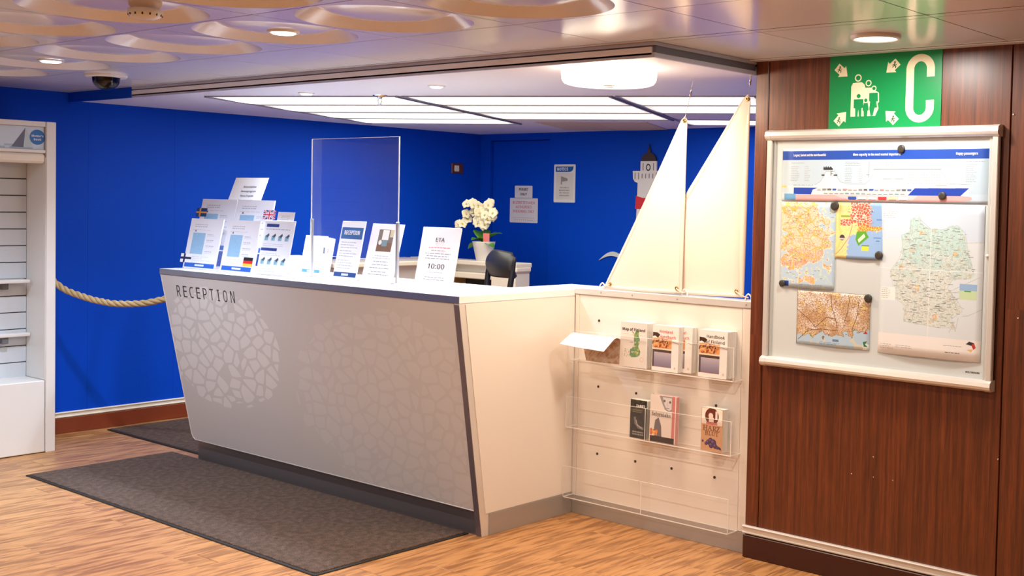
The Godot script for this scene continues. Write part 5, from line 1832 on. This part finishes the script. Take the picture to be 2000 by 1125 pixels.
func region_map():
	var n = noise(0.018, 101, 4)
	var c1 = noise(0.1, 102, 1, FastNoiseLite.TYPE_CELLULAR)
	c1.fractal_type = FastNoiseLite.FRACTAL_NONE
	c1.cellular_return_type = FastNoiseLite.RETURN_DISTANCE2_SUB
	var i = paint(360, 240, func(x, y):
		var v = n.get_noise_2d(x, y)
		var shore = 186.0 + (x - 180) * -0.12 + v * 40.0
		if y > shore: return col(176, 202, 222) if v < 0.25 else col(206, 206, 190)
		if y > shore - 3: return col(120, 104, 80)
		var tone = clampf(0.5 + n.get_noise_2d(x * 0.6 + 700, y * 0.6) * 1.2 + (y - 110) / 260.0, 0, 1)
		var c = col(232, 224, 214).lerp(col(196, 158, 118), tone)
		if n.get_noise_2d(x * 0.8, y * 0.8 + 300) > 0.32: c = col(220, 196, 140)
		if c1.get_noise_2d(x, y) + 1.0 < 0.12: c = c.lerp(col(140, 96, 62), 0.7)
		return c)
	for q in [[Vector2(0, 86), Vector2(60, 126), Vector2(96, 160), Vector2(150, 112), Vector2(200, 116)], [Vector2(170, 10), Vector2(176, 70), Vector2(200, 130), Vector2(206, 170)], [Vector2(262, 16), Vector2(250, 90), Vector2(236, 130)], [Vector2(306, 20), Vector2(300, 90), Vector2(276, 160)], [Vector2(10, 220), Vector2(60, 176), Vector2(130, 166), Vector2(206, 168)]]:
		stroke(i, q, 2.6, col(104, 70, 46))
	for k in 110:
		rect(i, rng.randf_range(6, 350), rng.randf_range(6, 180), rng.randf_range(5, 15), 2, [col(110, 88, 70), col(140, 116, 92)][k % 2])
	greek(i, 120, 222, 120, 2, 6, 2, col(110, 140, 170))
	rect(i, 184, 206, 30, 10, col(96, 126, 160))
	rect(i, 330, 214, 28, 26, col(236, 240, 238))
	poly(i, [Vector2(330, 206), Vector2(350, 200), Vector2(340, 216), Vector2(354, 224), Vector2(334, 226)], col(38, 118, 86))
	poly(i, [Vector2(332, 170), Vector2(342, 158), Vector2(352, 170)], col(190, 40, 40))
	rect(i, 0, 0, 360, 2, col(120, 110, 100))
	rect(i, 0, 0, 2, 240, col(120, 110, 100))
	return i

# ---------------------------------------------------------------- assembly sign

func assembly_sign():
	var W = 960
	var H = 594
	var g = col(0, 138, 72)
	var c = col(240, 226, 190)
	var i = img(W, H, g)
	# the tall letter
	var o = []
	for k in 33:
		var a = PI * k / 32.0
		o.append(Vector2(785 + 117 * cos(a), 148 - 118 * sin(a)))
	for k in 33:
		var a = PI + PI * k / 32.0
		o.append(Vector2(785 + 117 * cos(a), 444 - 118 * sin(a)))
	poly(i, o, c)
	var q = []
	for k in 33:
		var a = PI * k / 32.0
		q.append(Vector2(785 + 52 * cos(a), 146 - 58 * sin(a)))
	for k in 33:
		var a = PI + PI * k / 32.0
		q.append(Vector2(785 + 52 * cos(a), 446 - 58 * sin(a)))
	poly(i, q, g)
	rect(i, 836, 210, 70, 180, g)
	# gathered figures: pale shapes with green ones before them
	var dot = func(x, y, r, cc): poly(i, circle(r, 24, Vector2(x, y)), cc)
	dot.call(256, 190, 30, c)
	dot.call(256, 190, 20, g)
	dot.call(348, 236, 26, c)
	dot.call(348, 236, 17, g)
	dot.call(396, 280, 22, c)
	poly(i, [Vector2(196, 500), Vector2(196, 256), Vector2(212, 228), Vector2(290, 226), Vector2(312, 244), Vector2(322, 272), Vector2(372, 272), Vector2(414, 300), Vector2(440, 316), Vector2(444, 390), Vector2(430, 400), Vector2(440, 440), Vector2(412, 500)], c)
	dot.call(396, 280, 14, g)
	dot.call(264, 336, 22, c)
	dot.call(264, 336, 17, g)
	poly(i, [Vector2(222, 362), Vector2(306, 362), Vector2(306, 432), Vector2(292, 434), Vector2(290, 502), Vector2(270, 502), Vector2(264, 442), Vector2(258, 502), Vector2(238, 502), Vector2(236, 434), Vector2(222, 432)], g)
	dot.call(328, 372, 18, c)
	dot.call(328, 372, 14, g)
	poly(i, [Vector2(310, 394), Vector2(346, 394), Vector2(356, 452), Vector2(346, 456), Vector2(342, 502), Vector2(314, 502), Vector2(310, 456), Vector2(300, 452)], g)
	poly(i, [Vector2(356, 316), Vector2(430, 314), Vector2(434, 384), Vector2(420, 386), Vector2(428, 432), Vector2(406, 436), Vector2(392, 498), Vector2(372, 498), Vector2(360, 440), Vector2(366, 384), Vector2(356, 380)], g)
	# four arrows from the corners with a running figure in each
	for k in [[Vector2(110, 130), 0.70], [Vector2(548, 118), 2.44], [Vector2(548, 510), -2.36], [Vector2(112, 508), -0.82]]:
		var r = Transform2D(k[1], k[0])
		var arrow = []
		for p in [Vector2(-62, -34), Vector2(0, -34), Vector2(0, -56), Vector2(66, 0), Vector2(0, 56), Vector2(0, 34), Vector2(-62, 34)]:
			arrow.append(r * p)
		poly(i, arrow, c)
		var at = r * Vector2(-26, 0)
		poly(i, circle(7, 10, at + Vector2(2, -20)), col(30, 74, 40))
		stroke(i, [at + Vector2(0, -12), at + Vector2(-4, 6), at + Vector2(10, 12), at + Vector2(8, 24)], 7.0, col(30, 74, 40))
		stroke(i, [at + Vector2(-18, 4), at + Vector2(-2, -6), at + Vector2(14, -2)], 5.0, col(30, 74, 40))
		stroke(i, [at + Vector2(-4, 6), at + Vector2(-16, 20)], 6.0, col(30, 74, 40))
	var t = thing("assembly_sign", "green assembly station sign with family pictogram and large letter C", "sign", Vector3(-2.165, 1.825, ZW))
	var s = mb()
	slab(s, 0.482, 0.293, 0.004, Transform3D(Basis.IDENTITY, Vector3(0, 0, 0.0042)))
	obj("sign_plate", s, printed(i, 0.35), t)

# ---------------------------------------------------------------- small fittings

func small_fittings():
	# smoke detector
	var t = thing("smoke_detector", "white slotted smoke detector hanging from a ceiling dish", "smoke detector", Vector3(-3.72, YC + 0.02, -2.05))
	var s = mb(1)
	lathe(s, [Vector2(0.052, 0), Vector2(0.052, -0.02), Vector2(0.046, -0.026), Vector2(0.046, -0.030)], 32)
	obj("base", s, mat(col(214, 200, 186), 0.5), t)
	var h = mb(1)
	lathe(h, [Vector2(0.046, -0.030), Vector2(0.056, -0.034), Vector2(0.056, -0.044), Vector2(0.048, -0.056), Vector2(0.03, -0.064), Vector2(0, -0.066)], 32)
	obj("head", h, M.white, t)
	for k in 14:
		var a = TAU * k / 14
		obj("vent_slot", box(Vector3(0, -0.0475, 0.0525), Vector3(0.005, 0.014, 0.003), 0.001, Transform3D(Basis(Vector3.UP, a), Vector3.ZERO)), M.ink, t)
	# dome camera
	var c = thing("dome_camera", "dark dome camera on a white plate by the fascia's blue end", "camera", Vector3(-6.06, YC, -3.125))
	var p = mb(1)
	lathe(p, [Vector2(0.105, 0), Vector2(0.105, -0.008), Vector2(0.098, -0.014), Vector2(0, -0.014)], 36)
	obj("mounting_plate", p, M.white, c)
	var d = mb(1)
	var prof = []
	for k in 11:
		var a = PI * 0.5 * k / 10
		prof.append(Vector2(0.068 * cos(a), -0.02 - 0.06 * sin(a)))
	prof.push_front(Vector2(0.07, -0.012))
	lathe(d, prof, 32)
	obj("dome", d, mat(col(20, 22, 28), 0.1), c)
	# sprinkler
	var k2 = thing("sprinkler", "small chrome sprinkler head under the lowered ceiling", "sprinkler", Vector3(-5.17, YR, -4.21))
	var r = mb(1)
	lathe(r, [Vector2(0.04, 0), Vector2(0.036, -0.006), Vector2(0.014, -0.010), Vector2(0.01, -0.02), Vector2(0, -0.02)], 24)
	obj("rosette", r, M.chrome, k2)
	for sx in [-1.0, 1.0]:
		var a = mb(1)
		tube(a, curve([Vector3(sx * 0.009, -0.015, 0), Vector3(sx * 0.016, -0.032, 0), Vector3(sx * 0.004, -0.05, 0)], 8), 0.0025, 6)
		obj("frame_arm", a, M.chrome, k2)
	var df = mb(1)
	lathe(df, [Vector2(0, -0.049), Vector2(0.015, -0.050), Vector2(0.015, -0.053), Vector2(0, -0.054)], 16)
	obj("deflector", df, M.chrome, k2)
	# pins left in the mahogany
	var n = 0
	for q in [Vector3(-1.659, 0.587, 0), Vector3(-2.165, 0.52, 0), Vector3(-2.078, 0.44, 0), Vector3(-2.26, 0.437, 0), Vector3(-2.162, 0.44, 0), Vector3(-1.601, 1.116, 0), Vector3(-1.643, 1.86, 0)]:
		var w = thing("wall_pin", ["small bright pin in the wood below the notice board's far corner", "small pin in the wood below the brown map, highest of four", "small pin in the wood below the notice board, lowest and nearest to its middle", "small pin in the wood below the notice board, nearest to the white partition", "small pin in the wood straight below the highest of four", "bright pin in the wood beside the notice board's frame", "bright screw in the wood beside the notice board's top corner"][n], "pin", Vector3(q.x, q.y, ZW))
		var m = mb(1)
		var rr = 0.003 if n < 6 else 0.005
		lathe(m, [Vector2(rr, 0), Vector2(rr * 0.9, 0.0015), Vector2(0, 0.0022)], 10, Transform3D(Basis(Vector3.RIGHT, PI * 0.5), Vector3.ZERO))
		obj("pin_head", m, M.chrome, w)
		n += 1
